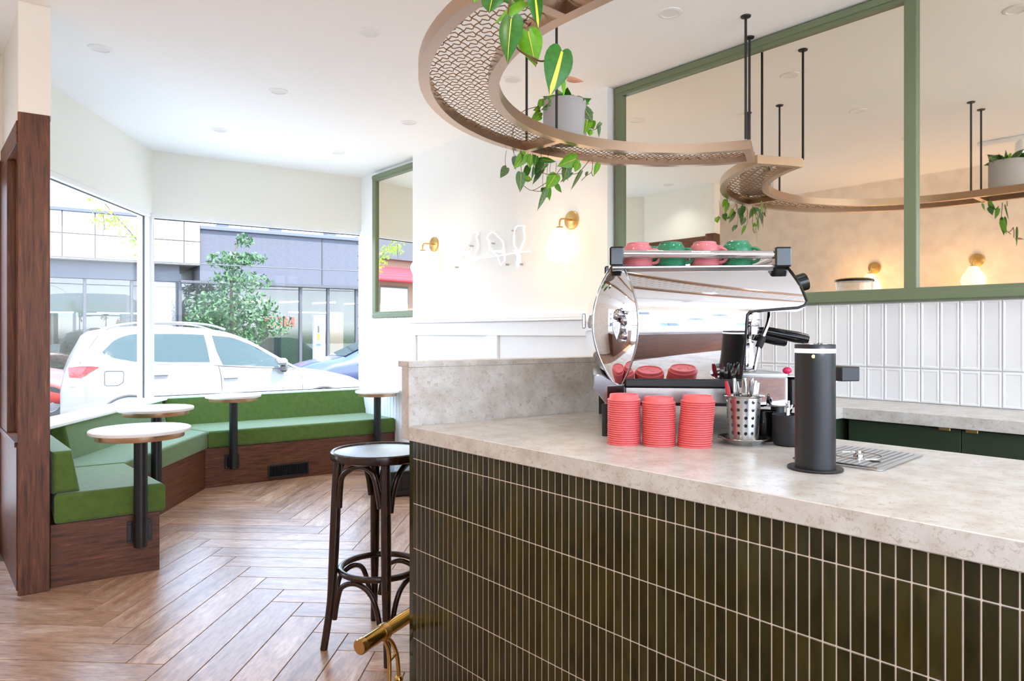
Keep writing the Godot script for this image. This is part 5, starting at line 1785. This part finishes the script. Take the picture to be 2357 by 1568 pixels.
	m.lathe([Vector2(0.0445, 0.006), Vector2(0.0445, 0.2735)], 56)
	part("column", m, "black_metal", t)
	m = MB.new()
	m.lathe([Vector2(0.0447, 0.2735), Vector2(0.0447, 0.2835)], 56)
	part("light_ring", m, "led_ring", t)
	m = MB.new()
	m.lathe([Vector2(0.0447, 0.2835), Vector2(0.0447, 0.2925), Vector2(0.0435, 0.2935), Vector2(0.0, 0.2935)], 56)
	part("top_cap", m, "black_metal", t)
	for x in [-0.014, 0.018]:
		m = MB.new()
		m.lathe([Vector2(0.012, 0.2935), Vector2(0.012, 0.2955), Vector2(0.0105, 0.2962), Vector2(0.0, 0.2962)], 20, Transform3D(Basis(), Vector3(x, 0, 0)))
		part("button", m, "steel_fine", t)
	m = MB.new()
	m.lathe([Vector2(0.0042, 0.0), Vector2(0.0042, 0.0016), Vector2(0.0022, 0.0018), Vector2(0.0018, 0.0008), Vector2(0.0, 0.0008)], 16, Transform3D(Basis(Vector3.RIGHT, PI / 2), Vector3(-0.0215, 0.266, 0.0388)))
	part("screw", m, "brass_satin", t)
	part("spout", bx(Vector3(0.075, 0.222, -0.10), Vector3(0.05, 0.034, 0.17), 0.002, BY(12)), "black_metal", t)
	m = MB.new()
	m.tube([Vector3(0.083, 0.205, -0.075), Vector3(0.083, 0.200, -0.075)], 0.005, 10)
	part("outlet", m, "steel_fine", t)
	var lp = OmniLight3D.new()
	lp.name = "ring_lamp"
	lp.position = Vector3(0, 0.2785, 0.055)
	lp.light_color = Color(0.92, 0.95, 1.0)
	lp.light_energy = 0.0005
	lp.light_size = 0.008
	lp.omni_range = 3.0
	lp.shadow_enabled = true
	t.add_child(lp)
	# drip tray with glass rinser
	var dt = thing("rinser_tray", "slotted steel drip tray with glass rinser let into the bar", "drip tray", W(1.828, CT, 0.725), 1.5)
	var pl = []
	for e in [[0.155, 0.108, 0], [-0.155, 0.108, 90], [-0.155, -0.108, 180], [0.155, -0.108, 270]]:
		for k in 5:
			var a = deg_to_rad(e[2] + 22.5 * k)
			pl.append(Vector2(e[0] - 0.018 * signf(e[0]) + 0.018 * cos(a), e[1] - 0.018 * signf(e[1]) + 0.018 * sin(a)))
	var fx = Transform3D(Basis(Vector3(1, 0, 0), Vector3(0, 0, -1), Vector3(0, 1, 0)), Vector3.ZERO)
	m = MB.new()
	m.prism(pl, 0.0005, 0.0035, fx, 0.001)
	part("tray_plate", m, "steel_fine", dt)
	part("tray_well", bx(Vector3(0, 0.0036, 0), Vector3(0.264, 0.0006, 0.172)), "slot_black", dt)
	var gr = MB.new()
	for i in 31:
		gr.box(Vector3(-0.132 + i * 0.0088, 0.0046, 0), Vector3(0.0048, 0.0018, 0.176))
	for j in 12:
		gr.box(Vector3(0, 0.0047, -0.0858 + j * 0.0156), Vector3(0.27, 0.0018, 0.0085))
	part("tray_grille", gr, "steel_fine", dt).set_meta("kind", "stuff")
	m = MB.new()
	m.lathe([Vector2(0.056, 0.0056), Vector2(0.056, 0.0066), Vector2(0.0535, 0.0066), Vector2(0.0535, 0.0056)], 40)
	part("rinser_ring", m, "steel_fine", dt)
	m = MB.new()
	m.lathe([Vector2(0.012, 0.0055), Vector2(0.012, 0.009), Vector2(0.007, 0.012), Vector2(0.0065, 0.018), Vector2(0.0, 0.019)], 20)
	part("rinser_jet", m, "chrome", dt)
	m = MB.new()
	m.lathe([Vector2(0.013, 0.0058), Vector2(0.0, 0.0058)], 24, Transform3D(Basis(), Vector3(-0.06, 0, 0.06)))
	part("drain_hole", m, "slot_black", dt)

func car_body(prof, belt, hw, roof_hw, s0, s1, low):
	# prof, belt: [[s, y], ...] ascending; local x = s, y = height over the road, z = +near side
	var m = MB.new()
	var g = []
	var st = 46
	for i in st + 1:
		var u = float(i) / st
		var s = lerpf(s0, s1, 0.5 - 0.5 * cos(PI * u))
		var yt = lerp_list(prof, s)
		var yb = minf(lerp_list(belt, s), yt - 0.02)
		var e = minf((s - s0) / 0.35, (s1 - s) / 0.45)
		var pl = 1.0 - 0.16 * pow(1.0 - clampf(e, 0.0, 1.0), 2.2)
		var cab = clampf((yt - yb - 0.05) / 0.3, 0.0, 1.0)
		var rw = lerpf(hw * 0.80, roof_hw, cab)
		var half = [Vector2(hw * 0.86, low), Vector2(hw * 0.97, low + 0.08), Vector2(hw, lerpf(low, yb, 0.45)), Vector2(hw * 0.985, lerpf(low, yb, 0.8)), Vector2(hw * 0.955, yb), Vector2(lerpf(hw * 0.945, rw, 0.5), lerpf(yb, yt - 0.035, 0.5)), Vector2(rw, yt - 0.035), Vector2(rw * 0.88, yt - 0.008), Vector2(rw * 0.5, yt), Vector2(0.0, yt + 0.004)]
		var row = []
		for q in half:
			row.append(Vector3(s, q.y, q.x * pl))
		for k in range(half.size() - 2, -1, -1):
			row.append(Vector3(s, half[k].y, -half[k].x * pl))
		g.append(row)
	m.grid(g, true)
	for e in 2:
		var row = g[0] if e == 0 else g[st]
		var c = Vector3.ZERO
		for q in row:
			c += q / row.size()
		for k in row.size() - 1:
			if e == 0:
				m.ft(c, row[k], row[k + 1])
			else:
				m.ft(c, row[k + 1], row[k])
	return m

func side_z(prof, belt, hw, roof_hw, s, y):
	var yt = lerp_list(prof, s)
	var yb = minf(lerp_list(belt, s), yt - 0.02)
	var cab = clampf((yt - yb - 0.05) / 0.3, 0.0, 1.0)
	var rw = lerpf(hw * 0.80, roof_hw, cab)
	var s0 = prof[0][0]
	var s1 = prof[prof.size() - 1][0]
	var e = minf((s - s0) / 0.35, (s1 - s) / 0.45)
	var pl = 1.0 - 0.16 * pow(1.0 - clampf(e, 0.0, 1.0), 2.2)
	if y <= yb:
		return pl * hw * lerpf(0.99, 0.955, clampf((y - yb + 0.2) / 0.2, 0.0, 1.0))
	return pl * lerpf(hw * 0.945, rw, clampf((y - yb) / maxf(yt - 0.035 - yb, 0.05), 0.0, 1.0))

func car_patch(pts, C, off):
	# a polygon of (s, y) laid on the near side of the car, a little proud
	var p2 = PackedVector2Array(pts)
	var ids = Geometry2D.triangulate_polygon(p2)
	var m = MB.new()
	var v3 = []
	for q in pts:
		v3.append(Vector3(q.x, q.y, side_z(C[0], C[1], C[2], C[3], q.x, q.y) + off))
	var todo = []
	for k in range(0, ids.size(), 3):
		todo.append([pts[ids[k]], pts[ids[k + 1]], pts[ids[k + 2]], 0])
	while todo.size() > 0:
		var f = todo.pop_back()
		if f[3] < 2:
			var ab = (f[0] + f[1]) / 2.0
			var bc = (f[1] + f[2]) / 2.0
			var ca = (f[2] + f[0]) / 2.0
			for q in [[f[0], ab, ca], [ab, f[1], bc], [ca, bc, f[2]], [ab, bc, ca]]:
				todo.append([q[0], q[1], q[2], f[3] + 1])
			continue
		var w = []
		for q in [f[0], f[1], f[2]]:
			w.append(Vector3(q.x, q.y, side_z(C[0], C[1], C[2], C[3], q.x, q.y) + off))
		m.trio(w[0], w[1], w[2], Vector3(1.5, 0.7, 0))
	# rim so that the piece has thickness
	for i in v3.size():
		var j = (i + 1) % v3.size()
		m.quad(v3[i], v3[j], v3[j] - Vector3(0, 0, 0.012), v3[i] - Vector3(0, 0, 0.012))
	return m

func vl(L, dy):
	return L.map(func(a): return Vector2(a[0], a[1] + dy))

func wheel(t, s, hw, r):
	for z in [hw - 0.09, -hw + 0.09]:
		var m = MB.new()
		var xf = Transform3D(Basis(Vector3.RIGHT, PI / 2 * signf(z)), Vector3(s, r, z))
		m.lathe([Vector2(r * 0.62, 0.085), Vector2(r * 0.92, 0.085), Vector2(r, 0.05), Vector2(r, -0.09), Vector2(r * 0.6, -0.09)], 28, xf)
		var w = part("wheel", m, "tyre", t)
		m = MB.new()
		m.lathe([Vector2(0.0, 0.06), Vector2(r * 0.2, 0.07), Vector2(r * 0.6, 0.05), Vector2(r * 0.63, 0.085)].map(func(a): return a), 20, xf)
		part("rim", m, "wheel_alloy", w)

func make_white_car():
	var ry = 0.33
	var up = func(L): return L.map(func(a): return [a[0], a[1] + ry])
	var prof = up.call([[-0.66, 0.40], [-0.64, 0.66], [-0.60, 0.78], [-0.56, 0.90], [-0.41, 1.22], [-0.33, 1.28], [-0.22, 1.305], [0.04, 1.345], [0.38, 1.36], [0.79, 1.355], [1.2, 1.33], [1.5, 1.27], [1.75, 1.165], [2.0, 1.02], [2.25, 0.865], [2.47, 0.735], [2.56, 0.70], [2.79, 0.665], [3.1, 0.615], [3.35, 0.55], [3.55, 0.46], [3.72, 0.33], [3.82, 0.1], [3.85, -0.05]])
	var belt = up.call([[-0.66, 0.80], [-0.5, 0.93], [-0.16, 0.915], [0.09, 0.86], [0.42, 0.83], [1.18, 0.795], [1.34, 0.785], [2.38, 0.705], [2.6, 0.66], [3.4, 0.50], [3.85, -0.1]])
	var C = [prof, belt, 0.885, 0.62]
	var t = thing("white_suv", "white sport utility car parked outside the front window", "car", S2(0, -0.33, 4.9), -TH)
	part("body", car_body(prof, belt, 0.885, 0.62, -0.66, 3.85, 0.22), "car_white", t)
	var W1 = vl([[-0.185, 1.0], [-0.05, 1.15], [0.05, 1.205], [0.14, 1.235], [0.25, 1.25], [0.345, 1.25], [0.345, 0.845], [0.2, 0.86], [0.09, 0.88], [-0.06, 0.92], [-0.15, 0.955]], ry)
	var W2 = vl([[0.435, 1.245], [0.8, 1.245], [1.11, 1.232], [1.135, 1.1], [1.17, 0.815], [0.8, 0.825], [0.425, 0.845]], ry)
	var W3 = vl([[1.225, 1.222], [1.45, 1.20], [1.61, 1.15], [1.8, 1.06], [1.98, 0.955], [2.10, 0.88], [2.16, 0.735], [1.7, 0.765], [1.34, 0.785], [1.27, 1.0]], ry)
	var W4 = vl([[2.12, 0.868], [2.25, 0.79], [2.37, 0.72], [2.185, 0.732]], ry)
	var TR = vl([[0.355, 1.262], [0.8, 1.262], [1.2, 1.245], [1.46, 1.215], [1.65, 1.15], [1.85, 1.045], [2.1, 0.895], [2.3, 0.77], [2.46, 0.685], [2.2, 0.71], [1.34, 0.765], [1.2, 0.79], [0.36, 0.825]], ry)
	part("window_trim", car_patch(TR, C, 0.004), "car_trim", t)
	for w in [W1, W2, W3, W4]:
		part("side_window", car_patch(w, C, 0.009), "car_glass", t)
	part("tail_lamp", car_patch(vl([[-0.575, 0.80], [-0.42, 0.815], [-0.30, 0.812], [-0.225, 0.80], [-0.34, 0.73], [-0.435, 0.66], [-0.56, 0.665]], ry), C, 0.008), "taillight", t)
	part("tail_lamp_clear", car_patch(vl([[-0.56, 0.662], [-0.437, 0.657], [-0.46, 0.60], [-0.475, 0.55], [-0.555, 0.545]], ry), C, 0.007), "lamp_clear", t)
	part("head_lamp", car_patch(vl([[3.30, 0.46], [3.45, 0.45], [3.62, 0.36], [3.55, 0.33], [3.38, 0.40]], ry), C, 0.006), "lamp_clear", t)
	var seam = MB.new()
	for L in [[[-0.16, 0.735], [-0.16, 0.56], [-0.14, 0.545], [0.0, 0.545], [0.06, 0.59], [0.065, 0.72], [0.05, 0.74], [-0.14, 0.745], [-0.16, 0.735]], [[1.285, 0.77], [1.315, 0.60], [1.325, 0.40], [1.33, 0.15]], [[2.455, 0.69], [2.49, 0.58], [2.505, 0.40], [2.5, 0.15]], [[0.36, 0.83], [0.32, 0.66], [0.25, 0.5]], [[-0.23, 1.22], [-0.36, 1.02], [-0.44, 0.86]]]:
		var pp = []
		for q in L:
			pp.append(Vector3(q[0], q[1] + ry, side_z(prof, belt, 0.885, 0.62, q[0], q[1] + ry) + 0.001))
		seam.tube(pp, 0.004, 5)
	part("panel_seams", seam, "seam_dark", t)
	for q in [[0.515, 0.672], [1.45, 0.598]]:
		part("door_handle", bx(Vector3(q[0], q[1] + ry, 0.885), Vector3(0.2, 0.028, 0.04), 0.012), "car_white", t)
	var mr = part("door_mirror", bx(Vector3(2.16, 0.825 + ry, 0.97), Vector3(0.15, 0.105, 0.17), 0.035), "car_white", t)
	part("mirror_foot", bx(Vector3(2.2, 0.72 + ry, 0.93), Vector3(0.11, 0.12, 0.08), 0.03), "car_trim", mr)
	for z in [0.60, -0.60]:
		var m = MB.new()
		m.tube(smooth_path([Vector3(-0.14, 1.315 + ry, z * 0.98), Vector3(0.05, 1.375 + ry, z), Vector3(0.4, 1.41 + ry, z), Vector3(0.9, 1.405 + ry, z), Vector3(1.2, 1.375 + ry, z), Vector3(1.42, 1.31 + ry, z * 0.97)], 4), 0.017, 10)
		part("roof_rail", m, "wheel_alloy", t)
	wheel(t, 0.14, 0.885, 0.345)
	wheel(t, 2.84, 0.885, 0.345)
	var wa = MB.new()
	for s in [0.14, 2.84]:
		var pts = []
		for k in 17:
			var a = PI * k / 16.0
			pts.append(Vector3(s + 0.385 * cos(a), 0.345 + 0.385 * sin(a), 0.878))
		wa.tube(pts, 0.018, 6)
	part("wheel_arch", wa, "seam_dark", t)

func make_small_car(called, label, m_, at, deg, ln):
	var k = ln / 4.4
	var prof = [[0.0, 0.5], [0.04, 0.85], [0.4, 0.95], [0.9, 1.35], [1.3, 1.44], [2.1, 1.43], [2.6, 1.2], [3.1, 0.98], [3.8, 0.85], [4.25, 0.7], [4.4, 0.4]]
	var belt = [[0.0, 0.45], [0.1, 0.8], [0.5, 0.93], [2.8, 0.88], [3.4, 0.8], [4.4, 0.35]]
	for L in [prof, belt]:
		for q in L:
			q[0] *= k
	var C = [prof, belt, 0.85, 0.58]
	var t = thing(called, label, "car", at, deg)
	part("body", car_body(prof, belt, 0.85, 0.58, 0.0, ln, 0.2), m_, t)
	var a = [[0.72, 1.12], [1.0, 1.32], [1.6, 1.38], [1.6, 0.95], [0.7, 0.96]]
	var b = [[1.68, 1.38], [2.1, 1.36], [2.5, 1.18], [2.85, 0.95], [1.68, 0.95]]
	for L in [a, b]:
		var pts = L.map(func(q): return Vector2(q[0] * k, q[1]))
		part("side_window", car_patch(pts, C, 0.006), "car_glass", t)
	part("head_lamp", car_patch([Vector2(3.9 * k, 0.78), Vector2(4.2 * k, 0.66), Vector2(4.1 * k, 0.6), Vector2(3.85 * k, 0.68)], C, 0.006), "lamp_clear", t)
	part("tail_lamp", car_patch([Vector2(0.05 * k, 0.8), Vector2(0.3 * k, 0.84), Vector2(0.3 * k, 0.72), Vector2(0.06 * k, 0.68)], C, 0.006), "taillight", t)
	# windscreen
	var ws = MB.new()
	ws.quad(Vector3(2.2 * k, 1.405, 0.5), Vector3(3.05 * k, 1.01, 0.62), Vector3(3.05 * k, 1.01, -0.62), Vector3(2.2 * k, 1.405, -0.5))
	part("windscreen", ws, "car_glass", t)
	wheel(t, 0.8 * k, 0.85, 0.31)
	wheel(t, 3.55 * k, 0.85, 0.31)
	return t

func leaf_cloud(mb, c, r, n_, sz, rb, squash = 1.0):
	for i in n_:
		var d = Vector3(rb.randfn(), rb.randfn(), rb.randfn()).normalized() * pow(rb.randf(), 0.45)
		var p = c + Vector3(d.x * r.x, d.y * r.y * squash, d.z * r.z)
		var a = Vector3(rb.randfn(), rb.randfn(), rb.randfn()).normalized()
		var b = a.cross(Vector3(rb.randfn(), rb.randfn(), rb.randfn())).normalized()
		var s = sz * rb.randf_range(0.6, 1.3)
		mb.quad(p - a * s, p - b * s * 0.45, p + a * s, p + b * s * 0.45)

func make_street():
	struct("pavement_near", slim(-30, 30, -0.5, -0.18, 0.2, 3.3), "pavement", "pale pavement in front of the shop")
	struct("pavement_corner", slim(-30, -0.75, -0.5, -0.181, -4.5, 0.2), "pavement", "pale pavement at the entrance")
	struct("road", slim(-45, 45, -0.7, -0.33, 3.3, 12.6), "asphalt", "asphalt road")
	struct("pavement_far", slim(-45, 45, -0.5, -0.18, 12.6, 16.0), "pavement", "pale pavement across the road")
	struct("ground_rear", lim(-40, 40, -0.5, -0.2, -50, -2.95), "pavement", "ground behind the shop")
	struct("ground_side", lim(-40, -0.9, -0.5, -0.2, -2.95, 4.2), "pavement", "ground beside the shop")
	make_white_car()
	var rb = RandomNumberGenerator.new()
	rb.seed = 5
	# house with white panels
	var h1 = thing("panelled_house", "shop building with white panels and grey fascia across the road on the left", "building", S2(-3, -0.18, 16.0), -TH)
	var o1 = Transform3D(Basis(), Vector3(3, 0.18, 0))
	var lb = func(s0, s1, y0, y1, t0, t1): return bx(Vector3((s0 + s1) / 2, (y0 + y1) / 2, -(t0 + t1) / 2 + 16.0), Vector3(s1 - s0, y1 - y0, t1 - t0), 0.01)
	part("wall", lb.call(-9.0, 2.92, 3.36, 4.66, 16.05, 20.0), "panel_joint", h1, o1)
	for r in [[3.38, 4.03], [4.05, 4.66]]:
		for c in [[-9.0, -7.2], [-7.18, -5.3], [-5.28, -3.4], [-3.38, -2.5], [-2.48, -0.61], [-0.59, 0.17], [0.19, 1.3], [1.32, 2.47], [2.49, 2.92]]:
			part("panel", lb.call(c[0], c[1], r[0], r[1], 15.98, 16.06), "panel_white", h1, o1)
	part("roof_edge", lb.call(-9.0, 2.95, 4.66, 4.76, 15.95, 20.0), "roof_grey", h1, o1)
	part("fascia", lb.call(-9.0, 2.4, 2.82, 3.36, 16.3, 19.0), "fascia_grey", h1, o1)
	part("soffit", lb.call(-9.0, 2.92, 3.33, 3.37, 15.98, 16.4), "panel_white", h1, o1)
	part("back_wall", lb.call(-9.0, 2.6, -0.18, 2.82, 18.9, 19.0), "shop_wall", h1, o1)
	part("shelf_wall", lb.call(-9.0, 2.3, 0.2, 1.75, 18.4, 18.7), "shop_wood", h1, o1)
	part("shop_floor", lb.call(-9.0, 2.6, -0.2, -0.17, 16.2, 19.0), "shop_floor", h1, o1)
	for k in 5:
		part("shop_lamp", lb.call(-8.5 + k * 2.2, -6.9 + k * 2.2, 1.86, 1.9, 17.9, 17.95), "shop_light", h1, o1)
	part("shop_pane", lb.call(-9.0, 2.35, -0.1, 2.82, 16.40, 16.42), "shop_glass", h1, o1)
	for s in [-6.0, -3.7, -1.9, -0.06, 1.12, 2.35]:
		part("mullion", lb.call(s - 0.04, s + 0.04, -0.18, 2.82, 16.32, 16.44), "mullion", h1, o1)
	part("door_wall", lb.call(1.45, 2.32, -0.18, 2.82, 16.5, 16.6), "panel_white", h1, o1)
	# brick house
	var h2 = thing("brick_house", "pale grey brick shop building with large panes across the road", "building", S2(7, -0.18, 16.0), -TH)
	var o2 = Transform3D(Basis(), Vector3(-7, 0.18, 0))
	part("wall", lb.call(2.93, 14.0, 2.86, 4.45, 16.08, 22.0), "brick_far", h2, o2)
	part("parapet", lb.call(2.93, 14.0, 4.45, 4.56, 16.0, 16.5), "roof_grey", h2, o2)
	for q in [[3.6, 0.25], [4.5, 0.12], [5.3, 0.3], [6.3, 0.14], [7.2, 0.3], [8.3, 0.2]]:
		part("roof_gear", lb.call(q[0], q[0] + 0.35, 4.55, 4.55 + q[1], 17.0, 17.4), "roof_grey", h2, o2)
	part("wall_joint", lb.call(6.72, 6.745, 2.88, 4.45, 16.06, 16.09), "seam_dark", h2, o2)
	part("lintel", lb.call(2.4, 14.0, 2.78, 2.86, 16.04, 16.3), "mullion", h2, o2)
	part("back_wall", lb.call(2.6, 14.0, -0.18, 2.8, 19.5, 19.6), "shop_wall", h2, o2)
	part("shop_shelves", lb.call(2.7, 5.8, 0.0, 1.9, 18.6, 19.0), "shop_wood", h2, o2)
	part("shop_hedge", lb.call(6.1, 9.6, -0.1, 1.7, 18.8, 19.2), "shop_green", h2, o2)
	part("shop_column", lb.call(7.45, 7.95, -0.18, 2.0, 17.4, 17.8), "column_tan", h2, o2)
	part("shop_floor", lb.call(2.5, 14.0, -0.2, -0.17, 16.2, 19.6), "shop_floor", h2, o2)
	for k in 4:
		part("shop_lamp", bx(Vector3(4.9 + k * 1.2, 2.35, -1.6), Vector3(0.06, 0.05, 1.3), 0.0, BY(18)), "shop_light", h2, o2)
	part("shop_lamp", lb.call(6.2, 8.1, 1.98, 2.03, 18.2, 18.25), "shop_light", h2, o2)
	part("shop_pane", lb.call(2.4, 14.0, -0.1, 2.8, 16.24, 16.26), "shop_glass", h2, o2)
	for s in [2.40, 4.1, 6.05, 6.99, 8.0, 9.8, 11.6]:
		part("mullion", lb.call(s - 0.045, s + 0.045, -0.18, 2.8, 16.18, 16.3), "mullion", h2, o2)
	var tm = TextMesh.new()
	tm.text = "COM"
	var fnt = SystemFont.new()
	fnt.font_names = PackedStringArray(["Droid Sans"])
	tm.font = fnt
	tm.font_size = 48
	tm.pixel_size = 0.0095
	tm.depth = 0.03
	part("sign_letters", tm, "lit_sign", h2, Transform3D(Basis(), Vector3(5.35 - 7.0, 1.62 + 0.18, -0.12)))
	# house with the red awning, mirrored in the small mirror
	var h3 = thing("awning_house", "brick house with red awning seen in the small mirror", "building", S2(-13, -0.18, 16.0), -TH)
	var o3 = Transform3D(Basis(), Vector3(13, 0.18, 0))
	part("wall", lb.call(-19.0, -9.05, -0.18, 5.1, 16.2, 22.0), "brick_brown_far", h3, o3)
	part("roof_band", lb.call(-19.0, -9.05, 4.25, 5.12, 16.0, 16.3), "roof_grey", h3, o3)
	var aw = MB.new()
	aw.prism([Vector2(0.0, 3.95), Vector2(0.6, 3.42), Vector2(0.6, 3.36), Vector2(0.0, 3.36)], -19.0, -9.3, Transform3D(Basis(Vector3(0, 0, 1), Vector3(0, 1, 0), Vector3(-1, 0, 0)) , Vector3(-28.3, 0, -0.2)))
	part("awning", aw, "awning_red", h3, o3)
	for s in [-17.6, -14.7, -12.65]:
		var wf = part("window", lb.call(s, s + 1.55, 1.3, 3.18, 16.14, 16.22), "mullion", h3, o3)
		part("window_pane", lb.call(s + 0.07, s + 1.48, 2.1, 3.1, 16.1, 16.18), "post_white", wf)
		part("window_pane", lb.call(s + 0.07, s + 1.48, 1.38, 2.05, 16.1, 16.18), "post_white", wf)
	# tree across the road
	var tr_ = thing("street_tree", "slender green street tree behind the white car", "tree", S2(3.35, -0.18, 13.4), -TH)
	var m = MB.new()
	m.tube(smooth_path([Vector3(0, 0, 0), Vector3(0.05, 1.2, 0), Vector3(-0.05, 2.4, 0.05), Vector3(0.1, 4.0, 0)], 4), [0.07, 0.068, 0.066, 0.064, 0.06, 0.057, 0.054, 0.05, 0.045, 0.035, 0.028, 0.02, 0.012], 8)
	part("trunk", m, "bark", tr_)
	m = MB.new()
	for q in [[0.0, 2.0, 1.25, 0.5, 900], [-0.4, 1.6, 0.9, 0.42, 500], [0.75, 1.5, 0.95, 0.4, 520], [0.2, 2.7, 0.85, 0.34, 420], [-0.1, 3.25, 0.65, 0.26, 260], [0.45, 3.35, 0.5, 0.2, 150], [0.3, 3.85, 0.28, 0.22, 90], [0.15, 1.15, 0.8, 0.3, 300]]:
		leaf_cloud(m, Vector3(q[0], q[1] + 0.18, rb.randf_range(-0.2, 0.2)), Vector3(q[2], q[3], q[2] * 0.8), q[4], 0.075, rb)
	part("foliage", m, "tree_leaf", tr_).set_meta("kind", "stuff")
	# young tree at the kerb, its branch hanging into the window view
	var sg = thing("kerb_tree", "bright yellow green tree branch hanging outside the front window", "tree", S2(-2.0, -0.18, 2.0), -TH)
	m = MB.new()
	m.tube(smooth_path([Vector3(0, 0, 0), Vector3(0.05, 1.5, 0), Vector3(0.1, 3.0, 0.0), Vector3(0.2, 4.2, 0)], 5), 0.05, 8)
	part("trunk", m, "bark", sg)
	m = MB.new()
	m.tube(smooth_path([Vector3(0.12, 3.1, 0), Vector3(0.8, 3.6, 0), Vector3(1.5, 3.4, 0), Vector3(1.7, 2.93, 0), Vector3(1.95, 2.61, 0), Vector3(2.18, 2.33, 0)], 5), 0.007, 6)
	m.tube(smooth_path([Vector3(1.7, 2.93, 0), Vector3(1.74, 2.63, 0.02), Vector3(1.72, 2.51, 0.02)], 4), 0.004, 6)
	part("branch", m, "bark", sg)
	m = MB.new()
	for q in [[1.72, 2.71, 0.12, 0.14, 60], [1.86, 2.63, 0.16, 0.1, 70], [2.02, 2.51, 0.13, 0.14, 70], [2.16, 2.38, 0.1, 0.14, 60], [2.1, 2.27, 0.08, 0.1, 30], [1.66, 2.88, 0.08, 0.06, 16]]:
		leaf_cloud(m, Vector3(q[0], q[1], 0), Vector3(q[2], q[3], 0.1), q[4], 0.026, rb)
	part("foliage", m, "branch_leaf", sg).set_meta("kind", "stuff")
	m = MB.new()
	leaf_cloud(m, Vector3(0.3, 4.4, 0), Vector3(0.9, 0.7, 0.9), 500, 0.05, rb)
	part("crown", m, "branch_leaf", sg).set_meta("kind", "stuff")
	# white sign pillar with stickers
	var pl = thing("sign_pillar", "white sign pillar with orange bottle sticker across the road", "sign", S2(5.64, -0.18, 13.0), -TH)
	part("pillar", bx(Vector3(0, 0.98, 0), Vector3(0.33, 1.96, 0.16), 0.01), "post_white", pl)
	part("sticker", bx(Vector3(-0.04, 1.33, 0.083), Vector3(0.1, 0.19, 0.006), 0.02), "sticker_orange", pl)
	part("sticker", bx(Vector3(-0.04, 1.55, 0.083), Vector3(0.05, 0.2, 0.006), 0.01), "mullion", pl)
	part("sticker", bx(Vector3(-0.04, 1.10, 0.083), Vector3(0.13, 0.06, 0.006)), "sticker_blue", pl)
	make_small_car("blue_car", "dark blue car parked across the road on the right", "car_blue", S2(8.45, -0.33, 10.6), 180 - TH, 4.5)
	make_small_car("red_car", "orange red car at the left edge of the angled window", "car_red", S2(-4.3, -0.33, 9.4), -TH, 4.3)
	make_small_car("silver_car", "silver car behind the rear of the white car at the left", "car_silver", S2(-5.6, -0.33, 7.6), -TH, 4.4)
	m = MB.new()
	m.tube(smooth_path([S2(-12, 3.2, 11.5), S2(0, 2.95, 11.5), S2(12, 3.05, 11.5)], 8), 0.012, 5)
	one("overhead_cable", m, "mullion", "thin overhead cable crossing the street", "cable")
	# shelves and boxes on the wall near the camera: what the machine's side mirrors
	var sf = thing("retail_shelves", "white wall shelves with packets behind the camera", "shelf", W(-0.6, 0, -1.5), 0)
	part("cabinet", bx(Vector3(0.08, 0.45, 0), Vector3(0.36, 0.9, 2.4), 0.004), "wood_level", sf)
	for k in 3:
		part("board", bx(Vector3(0.02, 1.2 + k * 0.36, 0), Vector3(0.24, 0.03, 2.4), 0.003), "trim_white", sf)
	for k in 3:
		for i in 7:
			one("retail_packet", bx(W(-0.58, 1.215 + k * 0.36 + 0.08, -2.4 + i * 0.33), Vector3(0.1, 0.16, 0.13), 0.006), "paper_white" if (i + k) % 3 else "box_tint", "small packet on the white wall shelves behind the camera", "packet", "packets on the wall shelves")

func _ready():
	rng.seed = 20240611
	make_camera_and_light()
	make_materials()
	make_floor()
	make_shell()
	make_mirrors()
	make_backsplash()
	make_bar()
	make_shelf()
	make_plants()
	make_bench()
	make_tables()
	make_stool()
	make_crate()
	make_lamps()
	var mc = make_machine()
	make_cups_and_tools(mc)
	make_lids()
	make_counter_things()
	make_street()
	#STAGES
